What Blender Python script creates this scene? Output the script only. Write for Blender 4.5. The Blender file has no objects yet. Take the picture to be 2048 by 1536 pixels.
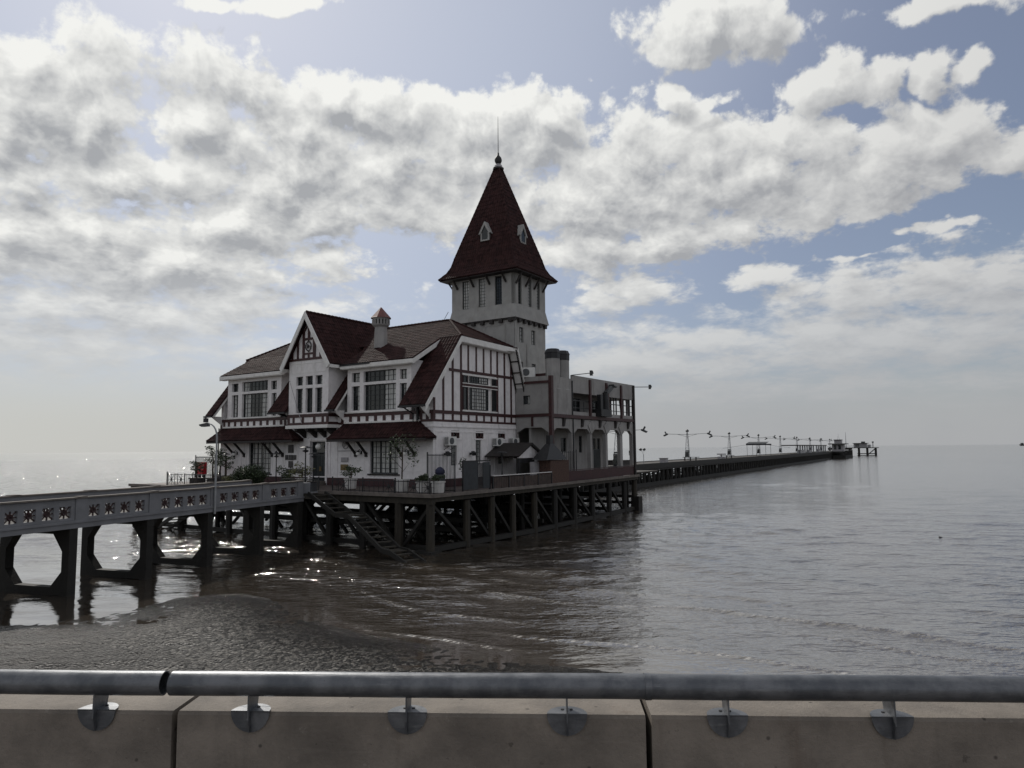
import bpy, bmesh, math, random
import numpy as np
from mathutils import Vector, Matrix
rnd = random.Random(7)
S = bpy.context.scene
COL = S.collection
R = math.radians

# ---------------------------------------------------------------- frames
class Frame:
    """A horizontal local frame: origin (ox, oy), y axis turned `deg` clockwise from world +Y."""
    def __init__(s, ox, oy, deg):
        s.o = (ox, oy); s.a = -R(deg)
    def w(s, p):
        c, n = math.cos(s.a), math.sin(s.a)
        return Vector((s.o[0] + p[0]*c - p[1]*n, s.o[1] + p[0]*n + p[1]*c, p[2]))
WORLD = Frame(0, 0, 0)
HOUSE = Frame(-5.47, 49.03, 33.4)      # front facade is y = 0, right gable is x = 0
BRIDGE = Frame(-13.4, 45.2, 19.5)      # near parapet is x = 0, y runs towards the clubhouse
PIER = Frame(15.37, 108.75, 30.0)      # centre line of the long pier is x = 0
WALL = Frame(0, 0, 2.8)               # promenade wall, front edge at y = 3.0
DECK = 3.37

# ---------------------------------------------------------------- mesh builder
class MB:
    def __init__(s): s.v = []; s.f = []; s.smooth = False
    def add(s, vs, fs):
        n = len(s.v); s.v += [tuple(p) for p in vs]; s.f += [tuple(i+n for i in f) for f in fs]; return s
    def box(s, x0, x1, y0, y1, z0, z1):
        x0, x1 = min(x0, x1), max(x0, x1); y0, y1 = min(y0, y1), max(y0, y1); z0, z1 = min(z0, z1), max(z0, z1)
        return s.add([(x0,y0,z0),(x1,y0,z0),(x1,y1,z0),(x0,y1,z0),(x0,y0,z1),(x1,y0,z1),(x1,y1,z1),(x0,y1,z1)],
                     [(0,3,2,1),(4,5,6,7),(0,1,5,4),(1,2,6,5),(2,3,7,6),(3,0,4,7)])
    def cbox(s, c, sx, sy, sz, rz=0):
        vs = []
        for z in (-.5, .5):
            for x, y in ((-.5,-.5),(.5,-.5),(.5,.5),(-.5,.5)):
                px, py = x*sx, y*sy
                vs.append((c[0]+px*math.cos(rz)-py*math.sin(rz), c[1]+px*math.sin(rz)+py*math.cos(rz), c[2]+z*sz))
        return s.add(vs, [(0,3,2,1),(4,5,6,7),(0,1,5,4),(1,2,6,5),(2,3,7,6),(3,0,4,7)])
    def beam(s, p0, p1, w, h=None, up=(0,0,1)):
        h = h or w; p0, p1 = Vector(p0), Vector(p1); d = (p1-p0).normalized(); up = Vector(up)
        if abs(d.dot(up)) > .98: up = Vector((1,0,0))
        a = d.cross(up).normalized()*(w/2); b = a.cross(d).normalized()*(h/2)
        return s.add([p0-a-b,p0+a-b,p0+a+b,p0-a+b,p1-a-b,p1+a-b,p1+a+b,p1-a+b],
                     [(0,1,2,3),(4,7,6,5),(0,4,5,1),(1,5,6,2),(2,6,7,3),(3,7,4,0)])
    def tube(s, pts, r, n=8, cap=True):
        pts = [Vector(p) for p in pts]; rr = r if isinstance(r, (list, tuple)) else [r]*len(pts)
        base = len(s.v); ref = Vector((.13,.27,.95))
        for i, p in enumerate(pts):
            d = (pts[min(i+1,len(pts)-1)] - pts[max(i-1,0)]).normalized()
            if abs(d.dot(ref)) > .95: ref = Vector((1,.2,0)).normalized()
            a = d.cross(ref).normalized(); b = d.cross(a)
            for k in range(n):
                t = 2*math.pi*k/n; s.v.append(tuple(p + (a*math.cos(t)+b*math.sin(t))*rr[i]))
        for i in range(len(pts)-1):
            for k in range(n):
                k2 = (k+1) % n; s.f.append((base+i*n+k, base+(i+1)*n+k, base+(i+1)*n+k2, base+i*n+k2))
        if cap:
            s.f.append(tuple(base+k for k in range(n))); s.f.append(tuple(base+(len(pts)-1)*n+k for k in reversed(range(n))))
        return s
    def lathe(s, c, prof, n=12):
        base = len(s.v)
        for r, z in prof:
            for k in range(n):
                t = 2*math.pi*(k+.5)/n; s.v.append((c[0]+r*math.cos(t), c[1]+r*math.sin(t), c[2]+z))
        for i in range(len(prof)-1):
            for k in range(n):
                k2 = (k+1) % n; s.f.append((base+i*n+k, base+i*n+k2, base+(i+1)*n+k2, base+(i+1)*n+k))
        s.f.append(tuple(base+k for k in reversed(range(n)))); s.f.append(tuple(base+(len(prof)-1)*n+k for k in range(n)))
        return s
    def prism(s, pts, vec):
        n = len(pts); vec = Vector(vec); p0 = [Vector(p) for p in pts]
        s.add(p0 + [p+vec for p in p0], [tuple(range(n)), tuple(reversed(range(n, 2*n)))] +
              [(i, i+n, (i+1) % n + n, (i+1) % n) for i in range(n)])
        return s
    def face(s, pts): return s.add(pts, [tuple(range(len(pts)))])
    def wall(s, u0, u1, z0, z1, holes, y, th, axis='x', sgn=1):
        """Wall sheet with rectangular holes. axis 'x': spans x, front face at y, depth th towards +y (sgn=1).
        axis 'y': spans y, front face at x=y, depth th towards -x*sgn."""
        us = sorted({u0, u1, *[h[0] for h in holes], *[h[1] for h in holes]}); us = [u for u in us if u0 <= u <= u1]
        zs = sorted({z0, z1, *[h[2] for h in holes], *[h[3] for h in holes]}); zs = [z for z in zs if z0 <= z <= z1]
        def solid(i, j):
            if i < 0 or j < 0 or i >= len(us)-1 or j >= len(zs)-1: return False
            u, z = (us[i]+us[i+1])/2, (zs[j]+zs[j+1])/2
            return not any(h[0] < u < h[1] and h[2] < z < h[3] for h in holes)
        def P(u, d, z): return (u, y+d*sgn, z) if axis == 'x' else (y-d*sgn, u, z)
        for i in range(len(us)-1):
            for j in range(len(zs)-1):
                if not solid(i, j): continue
                a, b, c, d = us[i], us[i+1], zs[j], zs[j+1]
                s.face([P(a,0,c),P(b,0,c),P(b,0,d),P(a,0,d)]); s.face([P(a,th,c),P(a,th,d),P(b,th,d),P(b,th,c)])
                if not solid(i-1, j): s.face([P(a,0,c),P(a,0,d),P(a,th,d),P(a,th,c)])
                if not solid(i+1, j): s.face([P(b,0,c),P(b,th,c),P(b,th,d),P(b,0,d)])
                if not solid(i, j-1): s.face([P(a,0,c),P(a,th,c),P(b,th,c),P(b,0,c)])
                if not solid(i, j+1): s.face([P(a,0,d),P(b,0,d),P(b,th,d),P(a,th,d)])
        return s

def tag(o, label=None, cat=None, group=None, kind=None):
    if label: o['label'] = label
    if cat: o['category'] = cat
    if group: o['group'] = group
    if kind: o['kind'] = kind
    return o
BASE = {}
def thing(name, label, cat, base=(0,0,0), frame=WORLD, group=None):
    o = bpy.data.objects.new(name, None); COL.objects.link(o)
    o.empty_display_size = .3; o.location = frame.w(base); o.rotation_euler = (0, 0, frame.a)
    BASE[o.name] = Vector(base)
    return tag(o, label, cat, group)
def mesh_of(name, mb, m, off=Vector((0,0,0)), smooth=False):
    me = bpy.data.meshes.new(name)
    me.from_pydata([(v[0]-off[0], v[1]-off[1], v[2]-off[2]) for v in mb.v], [], mb.f); me.validate()
    bm = bmesh.new(); bm.from_mesh(me); bmesh.ops.recalc_face_normals(bm, faces=bm.faces); bm.to_mesh(me); bm.free()
    me.materials.append(m)
    if smooth or mb.smooth:
        for p in me.polygons: p.use_smooth = True
        try: me.set_sharp_from_angle(angle=R(40))
        except Exception: pass
    return me
def part(name, mb, m, parent, label=None, smooth=False, kind=None):
    root = parent if parent.parent is None else parent.parent
    o = bpy.data.objects.new(name, mesh_of(name, mb, m, BASE[root.name], smooth)); COL.objects.link(o); o.parent = parent
    if label: o['label'] = label
    if kind: o['kind'] = kind
    return o
def solo(name, mb, m, label, cat, base=(0,0,0), frame=WORLD, group=None, smooth=False, kind=None):
    o = bpy.data.objects.new(name, mesh_of(name, mb, m, Vector(base), smooth)); COL.objects.link(o)
    o.location = frame.w(base); o.rotation_euler = (0, 0, frame.a); BASE[o.name] = Vector(base)
    return tag(o, label, cat, group, kind)
def dup(root, base, frame, label=None, rz=0, scale=1):
    r = root.copy(); COL.objects.link(r); r.location = frame.w(base); r.rotation_euler = (0, 0, frame.a+rz); r.scale = (scale,)*3
    BASE[r.name] = Vector(base)
    if label: r['label'] = label
    for ch in list(root.children):
        c = ch.copy(); COL.objects.link(c); c.parent = r
        for g in list(ch.children):
            d = g.copy(); COL.objects.link(d); d.parent = c
    return r

# ---------------------------------------------------------------- tiled roofs
def tile_roof(mb, poly, tw=.26, tl=.36, ch=.05, rh=.022, seed=0):
    """Corrugated rows of clay tiles over a convex polygon (poly[0]->poly[1] is the eave), plus an underside slab."""
    rr = random.Random(seed)
    P = [Vector(p) for p in poly]; u = (P[1]-P[0]).normalized()
    n = Vector((0,0,0))
    for i in range(len(P)): n += P[i].cross(P[(i+1) % len(P)])
    n.normalize()
    if n.z < 0: n = -n
    v = n.cross(u).normalized()
    if v.z < 0: v = -v
    o = P[0]; us = [(p-o).dot(u) for p in P]; vs = [(p-o).dot(v) for p in P]
    u0, u1, v0, v1 = min(us), max(us), min(vs), max(vs)
    nu = max(2, int((u1-u0)/(tw/4))+1); nr = max(1, int(math.ceil((v1-v0)/tl)))
    bm = bmesh.new(); rows = []
    prof = [0, .75, 1, .75]
    for r_ in range(nr):
        jit = rr.uniform(-.004, .004)
        for t, hh in ((0, rh), (1, 0.0)):
            line = []
            for i in range(nu+1):
                k = int(i + u0/(tw/4)); h = hh + ch*prof[i % 4] + jit + (0 if t else rr.uniform(-.003,.003))
                line.append(bm.verts.new(o + u*(u0+(u1-u0)*i/nu) + v*(v0 + (r_+t)*tl) + n*h))
            rows.append(line)
    for a, b in zip(rows[:-1], rows[1:]):
        for i in range(nu): bm.faces.new((a[i], a[i+1], b[i+1], b[i]))
    cen = sum(P, Vector())/len(P)
    for i in range(len(P)):
        e = P[(i+1) % len(P)]-P[i]
        if e.length < 1e-4: continue
        no = e.cross(n).normalized()
        if (cen-P[i]).dot(no) > 0: no = -no
        bmesh.ops.bisect_plane(bm, geom=bm.verts[:]+bm.edges[:]+bm.faces[:], plane_co=P[i], plane_no=no, clear_outer=True)
    bm.verts.index_update()
    mb.add([x.co.copy() for x in bm.verts], [tuple(x.index for x in f.verts) for f in bm.faces]); bm.free()
    mb.prism([p - n*.005 for p in P], -n*.09)
def ridge_caps(mb, p0, p1, r=.11, tl=.36):
    p0, p1 = Vector(p0), Vector(p1); L = (p1-p0).length; k = max(1, int(L/tl)); d = (p1-p0)/k
    for i in range(k):
        a = p0+d*i; mb.tube([a - d*.08, a+d*.98], [r*1.15, r*.88], 8)

# ---------------------------------------------------------------- plants
def leaves(mb, c, rad, n, size, seed, flat=1.0):
    rr = random.Random(seed)
    for _ in range(n):
        while True:
            p = Vector((rr.uniform(-1,1), rr.uniform(-1,1), rr.uniform(-1,1)))
            if .12 < p.length < 1: break
        p = Vector((p.x*rad[0], p.y*rad[1], p.z*rad[2])) + Vector(c)
        a = Vector((rr.gauss(0,1), rr.gauss(0,1), rr.gauss(0,.6)*flat)).normalized(); b = a.cross(Vector((rr.gauss(0,1), rr.gauss(0,1), rr.gauss(0,1)))).normalized()
        s = size*rr.uniform(.6, 1.3); m = a*s*.5 + Vector((0,0,s*.12))
        mb.add([p, p+m+b*s*.28, p+a*s, p+m-b*s*.28], [(0,1,2,3)])
    return mb
# ---------------------------------------------------------------- materials (all procedural)
def nodes(name):
    m = bpy.data.materials.new(name); m.use_nodes = True; nt = m.node_tree; nt.nodes.clear()
    out = nt.nodes.new('ShaderNodeOutputMaterial'); b = nt.nodes.new('ShaderNodeBsdfPrincipled')
    nt.links.new(b.outputs[0], out.inputs[0]); return m, nt, b
def N(nt, typ, **kw):
    n = nt.nodes.new(typ)
    for k, v in kw.items():
        if k == 'ins':
            for i, x in v.items():
                if hasattr(x, 'is_linked') or isinstance(x, bpy.types.NodeSocket): nt.links.new(x, n.inputs[i])
                else: n.inputs[i].default_value = x
        else: setattr(n, k, v)
    return n
def M(nt, op, a, b=None, c=None, clamp=False):
    n = nt.nodes.new('ShaderNodeMath'); n.operation = op; n.use_clamp = clamp
    for i, x in enumerate((a, b, c)):
        if x is None: continue
        if isinstance(x, bpy.types.NodeSocket): nt.links.new(x, n.inputs[i])
        else: n.inputs[i].default_value = x
    return n.outputs[0]
def MIX(nt, f, a, b, blend='MIX'):
    n = nt.nodes.new('ShaderNodeMix'); n.data_type = 'RGBA'; n.blend_type = blend; n.clamp_factor = True
    for i, x in ((0, f), (6, a), (7, b)):
        if isinstance(x, bpy.types.NodeSocket): nt.links.new(x, n.inputs[i])
        else: n.inputs[i].default_value = x if not isinstance(x, tuple) else (*x[:3], 1)
    return n.outputs[2]
def coords(nt, scale=(1,1,1)):
    tc = N(nt, 'ShaderNodeTexCoord'); oi = N(nt, 'ShaderNodeObjectInfo')
    sh = N(nt, 'ShaderNodeVectorMath', operation='SCALE'); sh.inputs[0].default_value = (37, 53, 71); nt.links.new(oi.outputs['Random'], sh.inputs['Scale'])
    ad = N(nt, 'ShaderNodeVectorMath', operation='ADD'); nt.links.new(tc.outputs['Object'], ad.inputs[0]); nt.links.new(sh.outputs[0], ad.inputs[1])
    mp = N(nt, 'ShaderNodeMapping'); mp.inputs['Scale'].default_value = scale; nt.links.new(ad.outputs[0], mp.inputs[0]); return mp.outputs[0]
def noise(nt, vec, scale, detail=4, rough=.55, dist=0):
    n = N(nt, 'ShaderNodeTexNoise'); n.inputs['Scale'].default_value = scale; n.inputs['Detail'].default_value = detail
    n.inputs['Roughness'].default_value = rough; n.inputs['Distortion'].default_value = dist; nt.links.new(vec, n.inputs['Vector']); return n.outputs[0]
def ramp(nt, f, lo, hi, a=0.0, b=1.0):
    n = N(nt, 'ShaderNodeMapRange'); n.interpolation_type = 'SMOOTHSTEP'
    for i, x in enumerate((f, lo, hi, a, b)):
        if isinstance(x, bpy.types.NodeSocket): nt.links.new(x, n.inputs[i])
        else: n.inputs[i].default_value = x
    return n.outputs[0]
def bump(nt, b, h, dist, strength=1.0):
    n = N(nt, 'ShaderNodeBump'); n.inputs['Strength'].default_value = strength; n.inputs['Distance'].default_value = dist
    nt.links.new(h, n.inputs['Height']); nt.links.new(n.outputs[0], b.inputs['Normal']); return n
def simple(name, col, rough=.6, metal=0, var=.18, scale=3.0, bmp=0, bscale=30, stain=0, stain_col=(.05,.045,.04), stretch=(1,1,1), spec=.5, rvar=.1):
    m, nt, b = nodes(name); v = coords(nt, stretch)
    n1 = noise(nt, v, scale, 6, .6)
    c = MIX(nt, ramp(nt, n1, .3, .7), tuple(x*(1-var) for x in col), tuple(min(1, x*(1+var)) for x in col))
    if stain:
        v2 = coords(nt, (2.2, 2.2, .28)); s1 = noise(nt, v2, 1.1, 6, .65, .3); v3 = coords(nt); s2 = noise(nt, v3, .9, 6, .62)
        f = M(nt, 'MULTIPLY', M(nt, 'MAXIMUM', ramp(nt, s1, .53, .72), ramp(nt, s2, .58, .8)), stain)
        c = MIX(nt, f, c, stain_col)
    nt.links.new(c, b.inputs['Base Color'])
    r = M(nt, 'ADD', M(nt, 'MULTIPLY', n1, rvar*2), rough-rvar); nt.links.new(r, b.inputs['Roughness'])
    b.inputs['Metallic'].default_value = metal; b.inputs['Specular IOR Level'].default_value = spec
    if bmp: bump(nt, b, noise(nt, coords(nt), bscale, 5, .6), bmp)
    return m
MT = {}
MT['white'] = simple('white_painted_stucco', (0.798,0.775,0.775), .75, var=.06, bmp=.006, bscale=22, stain=.42, stain_col=(.33,.31,.29))
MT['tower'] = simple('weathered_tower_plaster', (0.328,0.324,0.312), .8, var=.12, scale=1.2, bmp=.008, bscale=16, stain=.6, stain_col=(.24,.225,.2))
MT['annex'] = simple('stained_concrete_render', (0.312,0.304,0.296), .82, var=.14, scale=.9, bmp=.008, bscale=14, stain=.65, stain_col=(.2,.19,.175))
MT['board'] = simple('white_barge_board', (0.748,0.737,0.715), .6, var=.08, stain=.25, stain_col=(.35,.33,.3))
MT['red'] = simple('dark_red_timber', (0.044,0.013,0.013), .55, var=.3, scale=5, stretch=(1,1,1), bmp=.004)
MT['black'] = simple('black_iron', (.018,.018,.02), .5, var=.3, spec=.4)
MT['blackwood'] = simple('black_stained_timber', (0.017,0.013,0.012), .65, var=.3, bmp=.005)
MT['grillered'] = simple('dark_red_iron', (.03,.010,.010), .5, var=.3)
MT['plinth'] = simple('maroon_plinth_paint', (.05,.02,.022), .65, var=.25)
MT['glass'] = simple('dark_window_glass', (.014,.018,.02), .07, var=.4, scale=1.5, rvar=.02, spec=.5)
MT['curtain'] = simple('grey_curtain_behind_glass', (.46,.465,.45), .35, var=.45, scale=7, stretch=(3,3,.15), rvar=.05)
MT['muntin'] = simple('dark_steel_glazing_bar', (.03,.033,.035), .5, var=.2)
MT['door'] = simple('dark_green_black_door', (.02,.026,.028), .4, var=.2)
MT['globe'] = simple('white_glass_globe', (.75,.75,.72), .25, var=.03)
MT['brick'] = simple('brown_brick', (.075,.042,.032), .85, var=.4, scale=9, bmp=.01)
MT['ac'] = simple('white_enamel_case', (.68,.68,.66), .45, var=.06)
MT['grille'] = simple('dark_fan_grille', (.07,.075,.08), .5, var=.2)
MT['bridge'] = simple('grey_painted_concrete', (0.204,0.208,0.221), .8, var=.12, scale=1.6, bmp=.008, bscale=16, stain=.5, stain_col=(.2,.2,.205))
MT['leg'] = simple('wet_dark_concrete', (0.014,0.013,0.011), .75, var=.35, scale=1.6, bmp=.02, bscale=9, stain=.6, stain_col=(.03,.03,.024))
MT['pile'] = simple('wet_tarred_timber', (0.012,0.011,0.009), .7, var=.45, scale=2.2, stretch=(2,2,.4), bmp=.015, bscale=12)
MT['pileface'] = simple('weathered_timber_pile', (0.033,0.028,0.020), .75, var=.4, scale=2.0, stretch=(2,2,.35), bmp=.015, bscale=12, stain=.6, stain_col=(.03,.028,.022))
MT['deck'] = simple('brown_deck_boards', (0.056,0.039,0.033), .7, var=.3, scale=2.5, bmp=.006)
MT['pierdeck'] = simple('grey_brown_pier_boards', (.06,.053,.047), .8, var=.3, scale=.8, bmp=.01)
MT['slab'] = simple('pale_deck_edge_concrete', (0.150,0.131,0.116), .8, var=.25, scale=2, stain=.5, stain_col=(.12,.11,.1))
MT['steel'] = simple('grey_painted_steel', (.30,.31,.32), .5, var=.15, metal=.2)
MT['lamp'] = simple('dark_lamp_housing', (.045,.048,.05), .45, var=.2)
MT['pot'] = simple('pale_planter', (.52,.51,.49), .75, var=.12, stain=.4, stain_col=(.2,.19,.17))
MT['darkpot'] = simple('dark_clay_pot', (.05,.04,.035), .7, var=.2)
MT['leaf'] = simple('dark_green_leaves', (.045,.065,.028), .55, var=.5, scale=4)
MT['leaf2'] = simple('yellowish_green_leaves', (.14,.14,.06), .55, var=.45, scale=4)
MT['leaf3'] = simple('deep_green_hedge_leaves', (.032,.05,.02), .6, var=.5, scale=3)
MT['trunk'] = simple('brown_bark', (.05,.036,.026), .85, var=.3, scale=8)
MT['signred'] = simple('bright_red_paint', (.42,.012,.02), .5, var=.12)
MT['yellow'] = simple('dull_yellow_paint', (.30,.23,.07), .6, var=.15)
MT['brass'] = simple('brass_plaque', (.20,.14,.06), .45, var=.2, metal=.3)
MT['plaque'] = simple('grey_plaque', (.32,.31,.32), .5, var=.15)
MT['dplaque'] = simple('dark_plaque', (.05,.045,.045), .5, var=.3)
MT['skin'] = simple('skin', (.36,.21,.15), .6, var=.08)
MT['hair'] = simple('dark_hair', (.02,.015,.012), .6, var=.2)
MT['shirt'] = simple('dark_grey_shirt', (.06,.065,.06), .8, var=.15)
MT['trouser'] = simple('dark_trousers', (.03,.032,.04), .8, var=.15)
MT['blue'] = simple('navy_cloth', (.018,.02,.05), .8, var=.2)
MT['canvas'] = simple('dark_canvas', (.04,.045,.05), .8, var=.2)

def tile_material():
    m, nt, b = nodes('maroon_clay_roof_tiles'); v = coords(nt)
    # one shade per tile
    br = N(nt, 'ShaderNodeTexVoronoi'); br.inputs['Scale'].default_value = 3.2; nt.links.new(v, br.inputs['Vector'])
    n1 = noise(nt, v, 1.2, 5, .6); n2 = noise(nt, v, 14, 3)
    sep = N(nt, 'ShaderNodeSeparateColor'); nt.links.new(br.outputs['Color'], sep.inputs[0])
    c = MIX(nt, sep.outputs[0], (.024,.0125,.0125), (.052,.025,.024))
    c = MIX(nt, M(nt, 'MULTIPLY', ramp(nt, n1, .5, .75), .55), c, (.03,.02,.02))
    c = MIX(nt, ramp(nt, n2, .6, .85, 0, .3), c, (.09,.07,.062))
    nt.links.new(c, b.inputs['Base Color'])
    nt.links.new(M(nt, 'ADD', M(nt, 'MULTIPLY', n1, .25), .55), b.inputs['Roughness']); b.inputs['Specular IOR Level'].default_value = .05
    bump(nt, b, n2, .01); return m
MT['tile'] = tile_material()

def wall_concrete():
    m, nt, b = nodes('board_marked_concrete'); v = coords(nt); vs = coords(nt, (.6, .6, 9))
    n1 = noise(nt, v, 2.2, 8, .65); n2 = noise(nt, vs, 6, 5, .6); n3 = noise(nt, v, 60, 4, .7)
    c = MIX(nt, ramp(nt, n1, .3, .72), (.14,.122,.104), (.28,.243,.205))
    c = MIX(nt, ramp(nt, n2, .55, .8, 0, .45), c, (.25,.22,.19))
    c = MIX(nt, ramp(nt, n3, .62, .75, 0, .5), c, (.10,.085,.07))
    v4 = coords(nt, (3, 3, .25)); n4 = noise(nt, v4, 1.6, 6, .6)
    c = MIX(nt, ramp(nt, n4, .56, .75, 0, .45), c, (.09,.08,.068))
    vo = N(nt, 'ShaderNodeTexVoronoi'); vo.inputs['Scale'].default_value = 9; nt.links.new(v, vo.inputs['Vector'])
    c = MIX(nt, ramp(nt, vo.outputs['Distance'], .10, .04, 0, .75), c, (.05,.042,.036))
    v5 = coords(nt, (1, 1, .12)); n5 = noise(nt, v5, 4.5, 5, .6); c = MIX(nt, M(nt, 'MULTIPLY', ramp(nt, n5, .60, .72), .35), c, (.10,.055,.032))
    n6 = noise(nt, v, 13, 6, .7); c = MIX(nt, ramp(nt, n6, .63, .70, 0, .6), c, (.30,.275,.24)); c = MIX(nt, ramp(nt, n6, .36, .30, 0, .6), c, (.055,.047,.04))
    nt.links.new(c, b.inputs['Base Color']); b.inputs['Roughness'].default_value = .82
    hh = M(nt, 'ADD', M(nt, 'MULTIPLY', n1, .5), M(nt, 'MULTIPLY', n3, .35)); bump(nt, b, hh, .012); return m
MT['seawall'] = wall_concrete()
def galv():
    m, nt, b = nodes('dull_galvanised_steel'); v = coords(nt); v2 = coords(nt, (.35, 2, 2))
    n1 = noise(nt, v, 9, 6, .65); n2 = noise(nt, v2, 14, 6, .7); n3 = noise(nt, v, 70, 3, .6)
    c = MIX(nt, ramp(nt, n1, .35, .68), (.095,.103,.115), (.18,.187,.20))
    c = MIX(nt, ramp(nt, n2, .56, .78, 0, .7), c, (.30,.305,.31))
    c = MIX(nt, ramp(nt, n3, .64, .74, 0, .5), c, (.09,.085,.085))
    nt.links.new(c, b.inputs['Base Color']); b.inputs['Metallic'].default_value = .55
    nt.links.new(M(nt, 'ADD', M(nt, 'MULTIPLY', n1, .3), .27), b.inputs['Roughness']); bump(nt, b, n2, .002); return m
MT['galv'] = galv()

def water_material():
    m, nt, b = nodes('brown_river_water'); tc = N(nt, 'ShaderNodeTexCoord')
    mp = N(nt, 'ShaderNodeMapping'); mp.inputs['Rotation'].default_value = (0,0,R(12)); mp.inputs['Scale'].default_value = (.38, 1, 1); nt.links.new(tc.outputs['Object'], mp.inputs[0])
    mp2 = N(nt, 'ShaderNodeMapping'); mp2.inputs['Rotation'].default_value = (0,0,R(-24)); mp2.inputs['Scale'].default_value = (.5, 1, 1); nt.links.new(tc.outputs['Object'], mp2.inputs[0])
    a = noise(nt, mp.outputs[0], .9, 3, .55); c = noise(nt, mp2.outputs[0], 2.6, 3, .55, .3); e = noise(nt, mp.outputs[0], 7.5, 2, .5)
    calm = N(nt, 'ShaderNodeAttribute', attribute_name='calm').outputs['Fac']; dist = N(nt, 'ShaderNodeAttribute', attribute_name='dist').outputs['Fac']; foam_glint = N(nt, 'ShaderNodeAttribute', attribute_name='foam_glint').outputs['Fac']
    h = M(nt, 'ADD', M(nt, 'ADD', M(nt, 'MULTIPLY', a, .55), M(nt, 'MULTIPLY', c, .22)), M(nt, 'MULTIPLY', e, .085))
    gl = N(nt, 'ShaderNodeAttribute', attribute_name='glint').outputs['Fac']; gn = noise(nt, mp2.outputs[0], 1.1, 2, .5)
    h = M(nt, 'ADD', h, M(nt, 'MULTIPLY', gl, ramp(nt, gn, .56, .74, 0, 1.4)))
    bn = bump(nt, b, h, .36); nt.links.new(calm, bn.inputs['Strength'])
    fn = noise(nt, tc.outputs['Object'], 5, 5, .7); ff = M(nt, 'MULTIPLY', foam_glint, ramp(nt, fn, .42, .58))  # thin pale crest lines: foam colour that also paints the specular streaks
    col = MIX(nt, noise(nt, tc.outputs['Object'], .05, 3), (.046,.037,.028), (.062,.050,.038))
    nt.links.new(MIX(nt, ff, col, (.60,.57,.52)), b.inputs['Base Color'])
    nt.links.new(M(nt, 'ADD', .07, M(nt, 'ADD', M(nt, 'MULTIPLY', ff, .5), M(nt, 'MULTIPLY', dist, .12))), b.inputs['Roughness']); b.inputs['IOR'].default_value = 2.0
    b.inputs['Coat Weight'].default_value = .7; b.inputs['Specular Tint'].default_value = (1, .95, .89, 1); b.inputs['Coat IOR'].default_value = 1.6; b.inputs['Coat Roughness'].default_value = .09; nt.links.new(bn.outputs[0], b.inputs['Coat Normal'])
    return m
MT['water'] = water_material()
def mud_material():
    m, nt, b = nodes('wet_dark_mud'); tc = N(nt, 'ShaderNodeTexCoord'); v = tc.outputs['Object']
    wet = N(nt, 'ShaderNodeAttribute', attribute_name='wet').outputs['Fac']; peb = N(nt, 'ShaderNodeAttribute', attribute_name='pebble').outputs['Fac']
    n1 = noise(nt, v, .7, 6, .6); n2 = noise(nt, v, 4, 6, .65); n3 = noise(nt, v, 11, 3, .6)
    vo = N(nt, 'ShaderNodeTexVoronoi'); vo.inputs['Scale'].default_value = 11; nt.links.new(v, vo.inputs['Vector'])
    c = MIX(nt, ramp(nt, n1, .35, .7), (.020,.017,.014), (.045,.038,.031)); c = MIX(nt, ramp(nt, n2, .5, .75, 0, .5), c, (.03,.025,.02))
    sp = N(nt, 'ShaderNodeSeparateColor'); nt.links.new(vo.outputs['Color'], sp.inputs[0])      # pale grit and shell cells, with sunlit highlights painted into the colour
    grit_glint = MIX(nt, ramp(nt, sp.outputs[0], .45, .95), (.006,.005,.004), (.30,.28,.25))
    gr = N(nt, 'ShaderNodeAttribute', attribute_name='grit_glint').outputs['Fac']; c = MIX(nt, M(nt, 'MULTIPLY', gr, ramp(nt, n1, .30, .5, .35, .95)), c, grit_glint)
    soil = N(nt, 'ShaderNodeAttribute', attribute_name='soil').outputs['Fac']; c = MIX(nt, M(nt, 'MULTIPLY', soil, ramp(nt, n2, .40, .55)), c, (.018,.014,.011))
    nt.links.new(c, b.inputs['Base Color'])
    rr = M(nt, 'SUBTRACT', M(nt, 'ADD', .26, M(nt, 'MULTIPLY', n2, .25)), M(nt, 'MULTIPLY', wet, .30), clamp=True)
    nt.links.new(M(nt, 'MAXIMUM', rr, .10), b.inputs['Roughness'])
    h = M(nt, 'ADD', M(nt, 'MULTIPLY', n2, .5), M(nt, 'MULTIPLY', peb, M(nt, 'ADD', M(nt, 'MULTIPLY', M(nt, 'SUBTRACT', 1, vo.outputs['Distance']), .5), M(nt, 'MULTIPLY', n3, .5))))
    bump(nt, b, h, .42); b.inputs['Specular IOR Level'].default_value = .45; return m
MT['mud'] = mud_material()
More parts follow.
